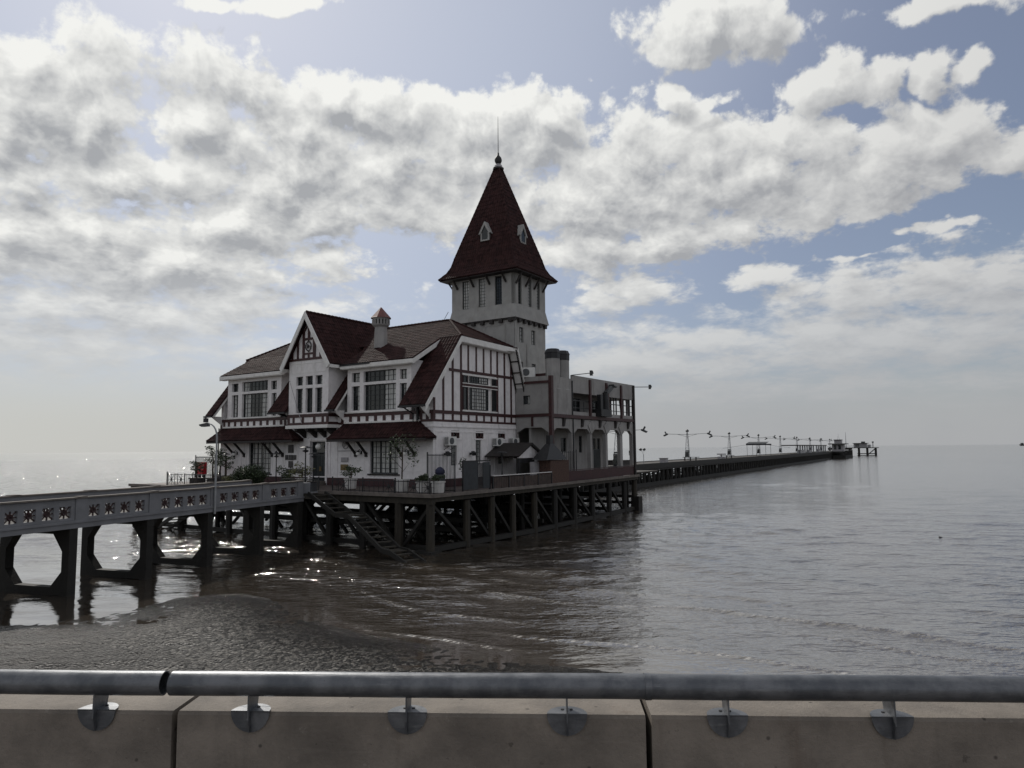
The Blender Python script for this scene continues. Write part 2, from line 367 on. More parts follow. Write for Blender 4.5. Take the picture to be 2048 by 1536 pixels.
# cumulus banks as ellipses on the sky: azimuth, elevation, half width, half height, tilt (radians), weight
BANKS = [
    (-0.4874, 0.4682, 0.096, 0.0383, 0.121, 1), (-0.3641, 0.453, 0.0703, 0.0296, -0.268, 1), (-0.5982, 0.395, 0.1101, 0.0549, 0.315, 1), (-0.6229, 0.4363, 0.0536, 0.02, 0.08, 1),
    (-0.4438, 0.4118, 0.0516, 0.043, 0.163, 1), (-0.3235, 0.3927, 0.1256, 0.0456, 0.109, 1), (-0.2965, 0.3645, 0.1606, 0.0593, 0.092, 1), (-0.2159, 0.4546, 0.0633, 0.0288, 0.077, 1),
    (-0.1485, 0.4468, 0.1282, 0.0371, -0.071, 1), (-0.1375, 0.3878, 0.2003, 0.0732, 0.039, 1), (-0.0143, 0.4283, 0.1388, 0.0488, -0.004, 1), (0.048, 0.4461, 0.0634, 0.0352, -0.326, 1),
    (-0.6139, 0.3096, 0.0595, 0.0357, 0.191, 1), (-0.5073, 0.3285, 0.1026, 0.0317, 0.247, 1), (-0.5615, 0.2674, 0.1418, 0.0405, 0.148, 1), (-0.4216, 0.2858, 0.1516, 0.0402, 0.111, 1),
    (-0.4784, 0.2331, 0.2285, 0.038, 0.106, 1), (-0.333, 0.2384, 0.0835, 0.0131, -0.001, 0.8), (-0.1865, 0.3241, 0.1966, 0.0294, 0.129, 1), (-0.5311, 0.1699, 0.2246, 0.0375, 0.087, 0.75),
    (-0.5554, 0.1227, 0.2167, 0.0269, 0.065, 0.55), (0.1596, 0.4222, 0.0606, 0.0422, -0.069, 1), (0.2352, 0.369, 0.2124, 0.0668, -0.009, 1), (0.1433, 0.34, 0.1703, 0.0588, -0.055, 1),
    (0.3353, 0.3553, 0.1681, 0.0623, -0.039, 1), (0.4287, 0.3364, 0.1067, 0.043, 0.06, 1), (0.4943, 0.3551, 0.0936, 0.0508, 0.143, 1), (0.5604, 0.3562, 0.0598, 0.033, -0.028, 1),
    (0.6415, 0.3295, 0.0364, 0.025, 0.274, 1), (0.5146, 0.3163, 0.0763, 0.0296, 0.009, 1), (0.1911, 0.2844, 0.1658, 0.0281, 0.073, 1), (0.1207, 0.2812, 0.0709, 0.037, -0.042, 1),
    (0.2965, 0.5344, 0.0819, 0.0394, -0.142, 0.95), (0.3627, 0.524, 0.036, 0.027, -0.172, 0.95), (0.2644, 0.5078, 0.0657, 0.0159, -0.123, 0.8), (0.3111, 0.5568, 0.0476, 0.0213, -0.152, 0.9),
    (0.4526, 0.4463, 0.0633, 0.0259, -0, 1), (0.4951, 0.4179, 0.0334, 0.0146, -0.676, 0.9), (0.5497, 0.4413, 0.0231, 0.0169, -0.242, 0.8), (0.557, 0.4206, 0.0163, 0.0096, -0.238, 0.8),
    (0.6066, 0.4282, 0.0154, 0.0093, -0.266, 0.75), (0.2278, 0.4562, 0.0237, 0.0113, -0.1, 0.8), (0.2755, 0.442, 0.0381, 0.0094, 0.197, 0.8), (0.1253, 0.4865, 0.0087, 0.0071, -0.061, 0.6),
    (0.3556, 0.2268, 0.0363, 0.0104, 0.089, 0.75), (0.544, 0.2595, 0.0394, 0.0071, -0.005, 0.6), (0.1365, 0.1973, 0.0524, 0.0152, 0.136, 0.75), (0.1582, 0.2253, 0.0524, 0.0239, -0.044, 0.55),
    (0.4648, 0.233, 0.0346, 0.0049, -0.122, 0.5), (0.5445, 0.1746, 0.146, 0.0481, 0.006, 0.8), (0.4596, 0.1269, 0.319, 0.0474, 0.005, 0.8), (0.2271, 0.1058, 0.282, 0.0377, 0.002, 0.75),
    (0.611, 0.1897, 0.0672, 0.0287, -0.037, 0.8), (-0.4056, 0.5495, 0.0352, 0.0073, 0.18, 0.9), (0.575, 0.4973, 0.0632, 0.0093, -0.145, 0.6), (-0.3277, 0.5586, 0.0473, 0.0064, 0.143, 0.5),
]
# ---------------------------------------------------------------- sun, sky, camera
SUN_AZ, SUN_EL = R(-27), R(39)
def build_sky():
    w = bpy.data.worlds.new("World"); S.world = w; w.use_nodes = True; nt = w.node_tree; nt.nodes.clear()
    # cloud thickness as a function of (azimuth, elevation)
    g = bpy.data.node_groups.new('cloud_thickness', 'ShaderNodeTree')
    g.interface.new_socket('Q', in_out='INPUT', socket_type='NodeSocketVector'); g.interface.new_socket('T', in_out='OUTPUT', socket_type='NodeSocketFloat'); g.interface.new_socket('B', in_out='OUTPUT', socket_type='NodeSocketFloat')
    gi = g.nodes.new('NodeGroupInput'); go = g.nodes.new('NodeGroupOutput'); q = gi.outputs[0]
    sx = N(g, 'ShaderNodeSeparateXYZ'); g.links.new(q, sx.inputs[0]); az, el = sx.outputs[0], sx.outputs[1]
    lv = M(g, 'MULTIPLY', M(g, 'LOGARITHM', M(g, 'ADD', M(g, 'MAXIMUM', el, 0.0), .10), math.e), .62)
    cv = N(g, 'ShaderNodeCombineXYZ'); g.links.new(az, cv.inputs[0]); g.links.new(lv, cv.inputs[1])
    n0 = noise(g, cv.outputs[0], 4.0, 2, .5, .2); n1 = noise(g, cv.outputs[0], 9.5, 9, .66, .15); n2 = noise(g, cv.outputs[0], 30, 6, .62)
    wp = N(g, 'ShaderNodeTexNoise'); wp.inputs['Scale'].default_value = 16; wp.inputs['Detail'].default_value = 5; g.links.new(cv.outputs[0], wp.inputs['Vector'])
    wm = N(g, 'ShaderNodeVectorMath', operation='MULTIPLY_ADD'); g.links.new(wp.outputs['Color'], wm.inputs[0]); wm.inputs[1].default_value = (.055, .05, 0); g.links.new(cv.outputs[0], wm.inputs[2])
    vr = N(g, 'ShaderNodeTexVoronoi', feature='SMOOTH_F1', voronoi_dimensions='2D'); vr.inputs['Scale'].default_value = 11; vr.inputs['Detail'].default_value = 3; vr.inputs['Roughness'].default_value = .55; vr.inputs['Lacunarity'].default_value = 2.3; vr.inputs['Smoothness'].default_value = .35
    vr.normalize = True; g.links.new(wm.outputs[0], vr.inputs['Vector']); puff = M(g, 'SUBTRACT', 1.0, vr.outputs['Distance'])
    # warp the ellipse space a little so no outline stays smooth
    wa = N(g, 'ShaderNodeTexNoise'); wa.inputs['Scale'].default_value = 9; wa.inputs['Detail'].default_value = 4; g.links.new(cv.outputs[0], wa.inputs['Vector'])
    wv = N(g, 'ShaderNodeVectorMath', operation='MULTIPLY_ADD'); g.links.new(wa.outputs['Color'], wv.inputs[0]); wv.inputs[1].default_value = (.085, .06, 0); wv.inputs[2].default_value = (-.0425, -.03, 0)
    qq = N(g, 'ShaderNodeVectorMath', operation='ADD'); g.links.new(q, qq.inputs[0]); g.links.new(wv.outputs[0], qq.inputs[1]); q2 = qq.outputs[0]
    acc = None
    for a, e, ra, re, rot, wt in BANKS:
        src = q2
        if acc is not None:         # chain the banks one after another (keeps the shader's stack small)
            ch = N(g, 'ShaderNodeVectorMath', operation='MULTIPLY_ADD'); g.links.new(acc, ch.inputs[0]); ch.inputs[1].default_value = (1e-7, 1e-7, 0); g.links.new(q2, ch.inputs[2]); src = ch.outputs[0]
        mp = N(g, 'ShaderNodeMapping', vector_type='TEXTURE'); mp.inputs['Location'].default_value = (a, e, 0); mp.inputs['Rotation'].default_value = (0, 0, rot)
        mp.inputs['Scale'].default_value = (ra*1.12, re*1.12, 1); g.links.new(src, mp.inputs[0])
        ln = N(g, 'ShaderNodeVectorMath', operation='LENGTH'); g.links.new(mp.outputs[0], ln.inputs[0])
        v = M(g, 'MULTIPLY', M(g, 'SUBTRACT', 1.0, ln.outputs['Value']), wt)
        acc = v if acc is None else M(g, 'SMOOTH_MAX', acc, v, .18)
    # the part of the sky the photograph does not show: broken cloud everywhere
    side = M(g, 'MAXIMUM', ramp(g, M(g, 'ABSOLUTE', az), .66, .85), ramp(g, el, .60, .75))
    bg = M(g, 'SUBTRACT', M(g, 'MULTIPLY', M(g, 'SUBTRACT', n0, .47), 5.0), M(g, 'MULTIPLY', M(g, 'SUBTRACT', 1.0, side), 3.0))
    acc = M(g, 'MAXIMUM', M(g, 'MAXIMUM', acc, bg), -1.6)
    core = M(g, 'SMOOTH_MIN', acc, .42, .25)
    t = M(g, 'ADD', core, M(g, 'MULTIPLY', M(g, 'SUBTRACT', n1, .5), 1.75))
    t = M(g, 'ADD', t, M(g, 'MULTIPLY', M(g, 'SUBTRACT', puff, .62), 2.0)); t = M(g, 'ADD', t, M(g, 'MULTIPLY', M(g, 'SUBTRACT', n2, .5), 1.0))
    g.links.new(t, go.inputs[0]); g.links.new(M(g, 'ADD', M(g, 'ADD', acc, M(g, 'MULTIPLY', M(g, 'SUBTRACT', n0, .5), 1.1)), M(g, 'ADD', M(g, 'MULTIPLY', M(g, 'SUBTRACT', puff, .62), 2.2), M(g, 'MULTIPLY', M(g, 'SUBTRACT', n1, .5), .7))), go.inputs[1])

    tc = N(nt, 'ShaderNodeTexCoord'); nv = N(nt, 'ShaderNodeVectorMath', operation='NORMALIZE'); nt.links.new(tc.outputs['Generated'], nv.inputs[0])
    sp = N(nt, 'ShaderNodeSeparateXYZ'); nt.links.new(nv.outputs[0], sp.inputs[0])
    az = M(nt, 'ARCTAN2', sp.outputs[0], sp.outputs[1]); el = M(nt, 'ARCSINE', sp.outputs[2])
    cq = N(nt, 'ShaderNodeCombineXYZ'); nt.links.new(az, cq.inputs[0]); nt.links.new(el, cq.inputs[1])
    def thick(off):
        ad = N(nt, 'ShaderNodeVectorMath', operation='ADD'); nt.links.new(cq.outputs[0], ad.inputs[0]); ad.inputs[1].default_value = off
        gn = nt.nodes.new('ShaderNodeGroup'); gn.node_tree = g; nt.links.new(ad.outputs[0], gn.inputs[0]); return gn.outputs
    (t0, b0), (t1, b1) = thick((0, 0, 0)), thick((-.013, .022, 0))
    soft = ramp(nt, el, .27, .09); alpha = M(nt, 'MULTIPLY', ramp(nt, t0, M(nt, 'SUBTRACT', -.10, M(nt, 'MULTIPLY', soft, .35)), M(nt, 'ADD', .32, M(nt, 'MULTIPLY', soft, .5))), M(nt, 'SUBTRACT', .98, M(nt, 'MULTIPLY', soft, .15)))
    # angle to the sun
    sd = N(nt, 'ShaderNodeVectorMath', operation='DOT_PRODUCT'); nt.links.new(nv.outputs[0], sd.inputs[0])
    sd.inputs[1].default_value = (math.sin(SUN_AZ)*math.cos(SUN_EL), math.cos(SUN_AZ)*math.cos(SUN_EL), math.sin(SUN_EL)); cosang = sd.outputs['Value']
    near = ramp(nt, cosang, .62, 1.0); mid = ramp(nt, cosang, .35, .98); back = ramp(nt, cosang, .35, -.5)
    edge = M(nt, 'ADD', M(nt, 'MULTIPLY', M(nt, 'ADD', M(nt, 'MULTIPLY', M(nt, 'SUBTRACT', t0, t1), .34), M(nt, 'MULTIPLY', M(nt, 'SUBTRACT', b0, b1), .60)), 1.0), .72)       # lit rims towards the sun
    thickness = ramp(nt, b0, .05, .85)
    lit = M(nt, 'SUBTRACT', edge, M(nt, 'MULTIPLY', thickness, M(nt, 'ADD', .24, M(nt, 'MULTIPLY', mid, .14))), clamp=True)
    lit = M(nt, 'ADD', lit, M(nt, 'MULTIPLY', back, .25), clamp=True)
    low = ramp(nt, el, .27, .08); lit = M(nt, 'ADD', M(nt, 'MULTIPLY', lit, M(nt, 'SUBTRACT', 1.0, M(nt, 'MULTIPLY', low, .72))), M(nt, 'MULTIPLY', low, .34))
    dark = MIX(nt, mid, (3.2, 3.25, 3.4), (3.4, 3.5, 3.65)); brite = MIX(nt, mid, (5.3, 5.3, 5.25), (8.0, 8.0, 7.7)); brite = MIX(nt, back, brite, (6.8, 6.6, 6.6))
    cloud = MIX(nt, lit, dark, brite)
    sky = N(nt, 'ShaderNodeTexSky', sky_type='NISHITA'); sky.sun_disc = False; sky.sun_elevation = SUN_EL; sky.sun_rotation = SUN_AZ % (2*math.pi)
    sky.altitude = 10; sky.air_density = 1.0; sky.dust_density = .7; sky.ozone_density = 1.4
    hs = N(nt, 'ShaderNodeHueSaturation'); hs.inputs['Saturation'].default_value = SKY_SAT; hs.inputs['Value'].default_value = SKY_VAL; nt.links.new(sky.outputs[0], hs.inputs['Color'])
    veil = MIX(nt, near, (2.7, 3.0, 4.1), (5.4, 5.8, 6.8))
    base = MIX(nt, M(nt, 'ADD', .25, M(nt, 'MULTIPLY', mid, .40)), hs.outputs[0], veil)
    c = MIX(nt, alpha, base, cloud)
    hz = MIX(nt, ramp(nt, az, -.65, .45), (4.9, 4.95, 4.7), (3.35, 3.45, 3.6))        # pale murk along the horizon
    streak = noise(nt, cq.outputs[0], 3, 4, .6)
    c = MIX(nt, M(nt, 'MULTIPLY', ramp(nt, el, .15, .02), .90), c, MIX(nt, M(nt, 'MULTIPLY', ramp(nt, streak, .4, .65), .12), hz, (5.2, 5.2, 5.0)))
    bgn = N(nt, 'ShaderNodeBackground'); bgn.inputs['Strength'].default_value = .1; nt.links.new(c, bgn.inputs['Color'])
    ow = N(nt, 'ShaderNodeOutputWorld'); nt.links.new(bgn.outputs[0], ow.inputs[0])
    w.cycles.sampling_method = 'MANUAL'; w.cycles.sample_map_resolution = 512
    su = bpy.data.lights.new('sun', 'SUN'); su.energy = 2.0; su.angle = R(1.2); su.color = (1, .95, .87)
    so = bpy.data.objects.new('sun', su); COL.objects.link(so); so.location = (0, 0, 80)
    d = Vector((math.sin(SUN_AZ)*math.cos(SUN_EL), math.cos(SUN_AZ)*math.cos(SUN_EL), math.sin(SUN_EL)))
    so.rotation_euler = d.to_track_quat('Z', 'Y').to_euler()
SKY_SAT, SKY_VAL = .9, .60
build_sky()

def build_camera():
    p = math.atan(129.4/1420); r = .0089
    F = Vector((0, math.cos(p), math.sin(p))); R0 = Vector((1,0,0)); U0 = Vector((0, -math.sin(p), math.cos(p)))
    Rv = math.cos(r)*R0 - math.sin(r)*U0; Uv = math.sin(r)*R0 + math.cos(r)*U0
    c = bpy.data.cameras.new('camera'); c.sensor_width = 36; c.lens = 1420/2048*36; c.clip_start = .1; c.clip_end = 60000
    o = bpy.data.objects.new('camera', c); COL.objects.link(o)
    o.matrix_world = Matrix(((Rv.x,Uv.x,-F.x,0),(Rv.y,Uv.y,-F.y,0),(Rv.z,Uv.z,-F.z,6.0),(0,0,0,1))); S.camera = o
build_camera()
S.view_settings.view_transform = 'Standard'; S.view_settings.look = 'None'; S.view_settings.gamma = 1; S.view_settings.exposure = .17
S.cycles.max_bounces = 6; S.cycles.glossy_bounces = 3; S.cycles.diffuse_bounces = 3; S.cycles.caustics_reflective = False; S.cycles.caustics_refractive = False
# ---------------------------------------------------------------- shore and river
SHORE = np.array([(-60, 24.0), (-30, 24.8), (-18, 25.4), (-15.4, 26.6), (-13.6, 29.6), (-11.6, 30.2), (-9.3, 28.6), (-7.6, 26.4), (-5.4, 23.6), (-2.7, 22.3), (-.4, 20.7), (3.2, 19.4), (9, 15.5), (20, 9), (60, -4)], float)
def shore_dist(X, Y):
    """Signed distance to the water's edge: positive on land."""
    best = np.full(X.shape, 1e9); sgn = np.ones(X.shape)
    for (ax, ay), (bx, by) in zip(SHORE[:-1], SHORE[1:]):
        dx, dy = bx-ax, by-ay; t = np.clip(((X-ax)*dx+(Y-ay)*dy)/(dx*dx+dy*dy), 0, 1)
        ex, ey = X-(ax+t*dx), Y-(ay+t*dy); d = np.hypot(ex, ey); cr = dx*(Y-ay)-dy*(X-ax)
        m = d < best; best = np.where(m, d, best); sgn = np.where(m, np.where(cr < 0, 1, -1), sgn)
    return best*sgn
def vnoise(X, Y, seed, n=24, lo=.3, hi=1.5):
    rs = np.random.RandomState(seed); out = np.zeros_like(X)
    for i in range(n):
        k = lo*(hi/lo)**rs.rand(); a = rs.rand()*6.283; out += np.sin(k*(X*math.cos(a)+Y*math.sin(a))+rs.rand()*6.283)/n**.5
    return out
def grid_mesh(name, xs, ys, Z, attrs, m, label, cat=None):
    nx, ny = len(xs), len(ys); X, Y = np.meshgrid(xs, ys); co = np.stack([X, Y, Z], -1).reshape(-1, 3).astype(np.float32)
    i = np.arange((ny-1)*(nx-1)); r_, c_ = i//(nx-1), i % (nx-1); a = r_*nx+c_
    f = np.stack([a, a+1, a+nx+1, a+nx], -1).astype(np.int32).ravel()
    me = bpy.data.meshes.new(name); me.vertices.add(len(co)); me.vertices.foreach_set('co', co.ravel())
    me.loops.add(len(f)); me.loops.foreach_set('vertex_index', f); me.polygons.add(len(i))
    me.polygons.foreach_set('loop_start', np.arange(len(i), dtype=np.int32)*4); me.polygons.foreach_set('loop_total', np.full(len(i), 4, np.int32))
    me.polygons.foreach_set('use_smooth', np.ones(len(i), bool)); me.update(calc_edges=True)
    for k, v in attrs.items():
        at = me.attributes.new(k, 'FLOAT', 'POINT'); at.data.foreach_set('value', v.astype(np.float32).ravel())
    me.materials.append(m); o = bpy.data.objects.new(name, me); COL.objects.link(o); o['kind'] = 'structure'
    if label: o['label'] = label
    return o
def growing(a, b, s0, g):
    out = [a]; s = s0
    while out[-1] < b: out.append(out[-1]+s); s *= g
    return out
# river
ys = np.array(growing(9, 46, .12, 1.0) + growing(46.13, 26000, .14, 1.035))
xr = growing(32, 26000, .25, 1.09); xs = np.array([-v for v in reversed(xr)] + list(np.arange(-31.8, 31.9, .17)) + xr)
X, Y = np.meshgrid(xs, ys); SD = shore_dist(X, Y); depth = np.clip(-SD/9, 0, 1); far = np.clip(1-np.hypot(X, Y)/170, 0, 1)
Z = np.zeros_like(X); rs = np.random.RandomState(3)
for i in range(46):
    L = .9*(8/.9)**rs.rand(); k = 6.283/L; th = R(14)+rs.randn()*R(24); A = .0062*L**.85
    ph = k*(X*math.sin(th)+Y*math.cos(th)) + rs.rand()*6.283
    wv = np.sin(ph); Z += A*(wv + .25*np.cos(2*ph)) * np.where(np.hypot(X, Y) < 60*L, 1, 0)
grp = .65+.55*vnoise(X, Y, 11, 12, .05, .25)
Z *= np.clip(grp, .15, 2)*far*(.10+.90*depth)*np.where(Y < 40, .35+.65*np.clip((X+9)/8, 0, 1), 1)
# low swash ridges following the water's edge
foam_glint = np.zeros_like(X); wob = 1.0*vnoise(X, Y, 5, 10, .06, .3)+.22*vnoise(X, Y, 6, 16, .4, 1.2); along = vnoise(X, Y, 8, 10, .10, .5)
east = np.clip((X+8)/6, 0, 1)
for s0, A, w in ((1.0,.018,.20),(2.4,.025,.26),(4.0,.035,.32),(5.8,.045,.36),(7.8,.05,.40),(10.4,.05,.45),(13.5,.045,.5),(17.5,.04,.6)):
    d = -SD - s0 - wob*(.4+s0*.05); am = np.clip(.55+1.1*np.sin(along*2.2+s0*1.9), 0, 1)*np.clip((-SD)/.8, 0, 1)*east
    Z += 1.5*A*am*np.exp(-(np.where(d < 0, d/(w*.45), d/(w*1.6)))**2)
    foam_glint = np.maximum(foam_glint, am*np.exp(-((d+.06)/(w*.16))**2)*np.clip(1.15-s0/12, 0, 1))
calm = np.clip(.05+.95*np.clip(-SD/4.5, 0, 1), 0, 1)*(.25+.75*np.clip((X+16)/6, 0, 1)+.0*X)
calm = np.where(Y > 34, np.maximum(calm, np.clip((Y-34)/8, 0, 1)), calm)
calm *= 1/(1+np.hypot(X, Y)/320); distv = np.clip(np.hypot(X, Y)/260-.12, 0, 1)
glint = np.clip((np.hypot(X, Y)-75)/60, 0, 1)*np.clip((-X/np.maximum(Y, 1)-.22)/.15, 0, 1)*np.clip((900-np.hypot(X, Y))/300, 0, 1)
calm = np.maximum(calm, glint*.8)
grid_mesh('river', xs, ys, Z, {'glint': glint, 'dist': distv, 'calm': calm, 'foam_glint': foam_glint}, MT['water'], 'brown rippled river reaching to the horizon')
# mud shore: gently shelving, runs on under the water
gx = np.array(sorted(set((list(np.arange(-40, -19, .2))+list(np.arange(-19, 9, .085))+list(np.arange(9, 30, .2))) + [-200, -120, -80, -60, -50, 40, 60, 100, 200]))); gy = np.array(list(np.arange(3.6, 17, .3)) + list(np.arange(17, 34, .085)) + [36, 40, 50, 70, 120, 300])
X, Y = np.meshgrid(gx, gy); SD = shore_dist(X, Y)
H = np.where(SD > 0, np.where(SD < 2.5, .016*SD, .04+.04*(SD-2.5)), .05*SD); H = np.clip(H, -1.6, 3)
rough = np.clip((SD+.4)/2.5, 0, 1)
H += (.018*vnoise(X, Y, 21, 20, .6, 3) + .010*vnoise(X, Y, 22, 30, 3, 9))*rough + .016*vnoise(X, Y, 23, 14, .25, .8) + .0085*vnoise(X, Y, 27, 60, 8, 24)*np.clip((SD+.6)/1.2, 0, 1)
# drier bank rising at the left, with ruts
bank = np.clip((-X-12.5+.35*vnoise(X, Y, 26, 8, .3, 1))/3, 0, 1)*np.clip((25.6-Y)/1.6, 0, 1); H += .10*bank
H += .05*np.clip((21.6-Y)/1.5, 0, 1)*np.clip((-X-6)/4, 0, 1)*(1+.8*vnoise(X, Y, 24, 26, 2, 6))
rut = np.exp(-((Y-(23.6+.10*X+.3*vnoise(X, Y, 25, 8, .3, 1)))/.12)**2); H -= .04*rut*np.clip((-X-4)/3, 0, 1)
wet = np.clip(1.05-np.abs(SD-.2)/3.4, 0, 1)*np.clip(1.2-bank, 0, 1); peb = np.clip((SD+.35)/.7, 0, 1)*np.clip((X+16)/5, .35, 1)
grid_mesh('mud_shore', gx, gy, H, {'wet': wet, 'pebble': peb, 'grit_glint': np.clip((SD-.2)/2.2, 0, 1)*np.clip((X+15)/5, .3, 1), 'soil': np.clip(np.clip((21.9-Y+.5*vnoise(X, Y, 31, 12, .4, 1.6))/.7, 0, 1)*np.clip((-X-7)/4, 0, 1) + np.exp(-((Y-(24.9+.06*(X+15)+.4*vnoise(X, Y, 32, 8, .3, 1)))/.35)**2)*np.clip((-X-14)/2, 0, 1) + .8*rut*np.clip((-X-4)/3, 0, 1), 0, 1)}, MT['mud'], 'wet dark mud shore with shallow pools')
# the promenade the camera stands on and the bank below its wall
mb = MB(); mb.box(-60, 60, -12, 2.95, 3.2, 4.40); mb.box(-60, 60, 2.95, 3.55, -1, 4.395)
solo('promenade', mb, MT['slab'], 'concrete promenade behind the low wall', None, frame=WALL, kind='structure')
# ---------------------------------------------------------------- the clubhouse
Z0 = DECK
club = thing('clubhouse', 'half-timbered white clubhouse with maroon tiled roofs and a tall spired tower', 'building', (0, 0, Z0), HOUSE)
def muntins(mb, u0, u1, z0, z1, nu, nz, d, axis='x', t=.028, skip_edge=False, fr=.07):
    """A frame with glazing bars, its front at depth d (in the wall direction)."""
    def b(ua, ub, za, zb, w=.05):
        if axis == 'x': mb.box(ua, ub, d, d+w, za, zb)
        else: mb.box(d-w, d, ua, ub, za, zb)
    b(u0, u0+fr, z0, z1); b(u1-fr, u1, z0, z1); b(u0+fr, u1-fr, z0, z0+fr); b(u0+fr, u1-fr, z1-fr, z1)
    for i in range(1, nu): u = u0+(u1-u0)*i/nu; b(u-t/2, u+t/2, z0+fr, z1-fr, .03)
    for j in range(1, nz): z = z0+(z1-z0)*j/nz; b(u0+fr, u1-fr, z-t/2, z+t/2, .027)
def window(parent, u0, u1, z0, z1, nu, nz, d, axis='x', curtains=(), m='muntin', name='window', fr=.06, t=.03):
    """Glazed opening: a frame with bars (part) and its panes and curtains (sub-parts)."""
    f = MB(); muntins(f, u0, u1, z0, z1, nu, nz, d, axis, t=t, fr=fr); o = part(name, f, MT[m], parent)
    def sl(a, b, c, e, mm, nm, ua=u0, ub=u1):
        g = MB()
        if axis == 'x': g.box(ua, ub, d+a, d+b, c, e)
        else: g.box(d-b, d-a, ua, ub, c, e)
        return part(nm, g, MT[mm], o)
    sl(.055, .075, z0+.01, z1-.01, 'glass', 'pane', u0+.01, u1-.01)
    for ca, cb in curtains:
        g = MB(); a, b = u0+(u1-u0)*ca, u0+(u1-u0)*cb; k = max(2, int((b-a)/.09)); pts = []
        for i in range(k+1):
            u = a+(b-a)*i/k; dd = .040+.008*math.cos(i*2.3)
            pts.append((u, d+dd) if axis == 'x' else (d-dd, u))
        for p, q in zip(pts[:-1], pts[1:]): g.face([(*p, z0+fr), (*q, z0+fr), (*q, z1-fr), (*p, z1-fr)])
        part('curtain', g, MT['curtain'], o)
    return o
# --- ground floor
gw = MB()
gw.wall(-24, 0, Z0, 8.75, [(-20.05,-17.2,4.15,7.0), (-12.4,-10.65,Z0,6.68), (-6.0,-3.2,4.27,7.0)], 0, .35)
slits = [(2.0,3.0), (4.95,5.98), (7.9,8.9)]
gw.wall(.35, 10.4, Z0, 7.95, [(a, b, 6.78, 7.33) for a, b in slits] + [(a, b-.34, 4.85, 6.66) for a, b in slits], 0, .35, 'y')
gw.box(-24, -23.65, .35, 10.4, Z0, 8.75); gw.box(-23.65, -.35, 10.05, 10.4, Z0, 10.6)
part('ground_floor_wall', gw, MT['white'], club)
pl = MB(); pl.box(-24.05, -12.6, -.05, 0, Z0, 3.93); pl.box(-10.45, .05, -.05, 0, Z0, 3.93); pl.box(0, .05, 0, 10.4, Z0, 3.93); pl.box(-24.05, -24, 0, 10.4, Z0, 3.93)
part('plinth', pl, MT['plinth'], club)
tr = MB()      # string course, pilaster strips and sunk panels of the ground floor
tr.box(0, .07, -.07, 10.4, 7.56, 7.66); tr.box(0, .04, 0, 10.4, 7.66, 7.93); tr.box(-1.0, 0, -.07, 0, 7.56, 7.66)
for a, b in ((.25,.5), (1.55,1.72), (3.28,3.5), (4.45,4.6), (6.3,6.5), (7.35,7.5), (9.15,9.3)): tr.box(0, .035, a, b, 4.2, 7.2)
tr.box(0, .05, 1.8, 3.2, 6.68, 6.74); tr.box(0, .05, 4.75, 6.2, 6.68, 6.74); tr.box(0, .05, 7.7, 9.1, 6.68, 6.74); tr.box(0, .03, .25, 10.3, 7.2, 7.3)
for x in (-14.05,-12.85,-10.35,-9.55): tr.box(x, x+.22, -.05, 0, 3.93, 7.0)
for x0, x1 in ((-23.4,-21.0), (-16.8,-15.4), (-8.0,-6.5), (-2.6,-.5)):
    for z in (4.45, 6.2): tr.box(x0, x1, -.025, 0, z, z+.05)
    tr.box(x0, x0+.05, -.025, 0, 4.5, 6.2); tr.box(x1-.05, x1, -.025, 0, 4.5, 6.2)
tr.box(-12.6, -12.4, -.09, 0, Z0, 6.75); tr.box(-10.65, -10.45, -.09, 0, Z0, 6.75); tr.box(-12.7, -10.35, -.11, 0, 6.75, 6.92)
tr.box(-24.03, 0.03, -.03, 0, 3.93, 4.02); tr.box(0, .03, 0, 10.4, 3.93, 4.02)
part('wall_moulding', tr, MT['white'], club)
window(club, -20.05, -17.2, 4.15, 7.0, 6, 7, .16, curtains=((.10,.30),(.36,.52),(.60,.9)), fr=.1, t=.04)
window(club, -6.0, -3.2, 4.27, 7.0, 6, 7, .16, curtains=((.06,.3),(.36,.62),(.7,.94)), fr=.1, t=.04)
sill = MB(); sill.box(-20.2, -17.05, -.1, .05, 4.05, 4.15); part('window_sill', sill, MT['blackwood'], club); sill = MB(); sill.box(-6.15, -3.05, -.1, .05, 4.17, 4.27); part('window_sill', sill, MT['blackwood'], club)
for a, b in slits:
    window(club, a, b-.34, 4.85, 6.66, 3, 6, -.14, 'y', curtains=((.55,.95),), t=.03)
    lw = MB(); muntins(lw, a, b, 6.78, 7.33, 1, 1, -.05, 'y', fr=.06)
    for k in range(2):
        u = a+(b-a)*(.27+.46*k); c = (a+b)/2
        lw.beam((-.07, u-.22, 6.8), (-.07, u+.22, 7.3), .06); lw.beam((-.075, u+.22, 6.8), (-.075, u-.22, 7.3), .06)
    lo = part('lattice_window', lw, MT['red'], club); g = MB(); g.box(-.16, -.13, a+.01, b-.01, 6.79, 7.32); part('pane', g, MT['glass'], lo)
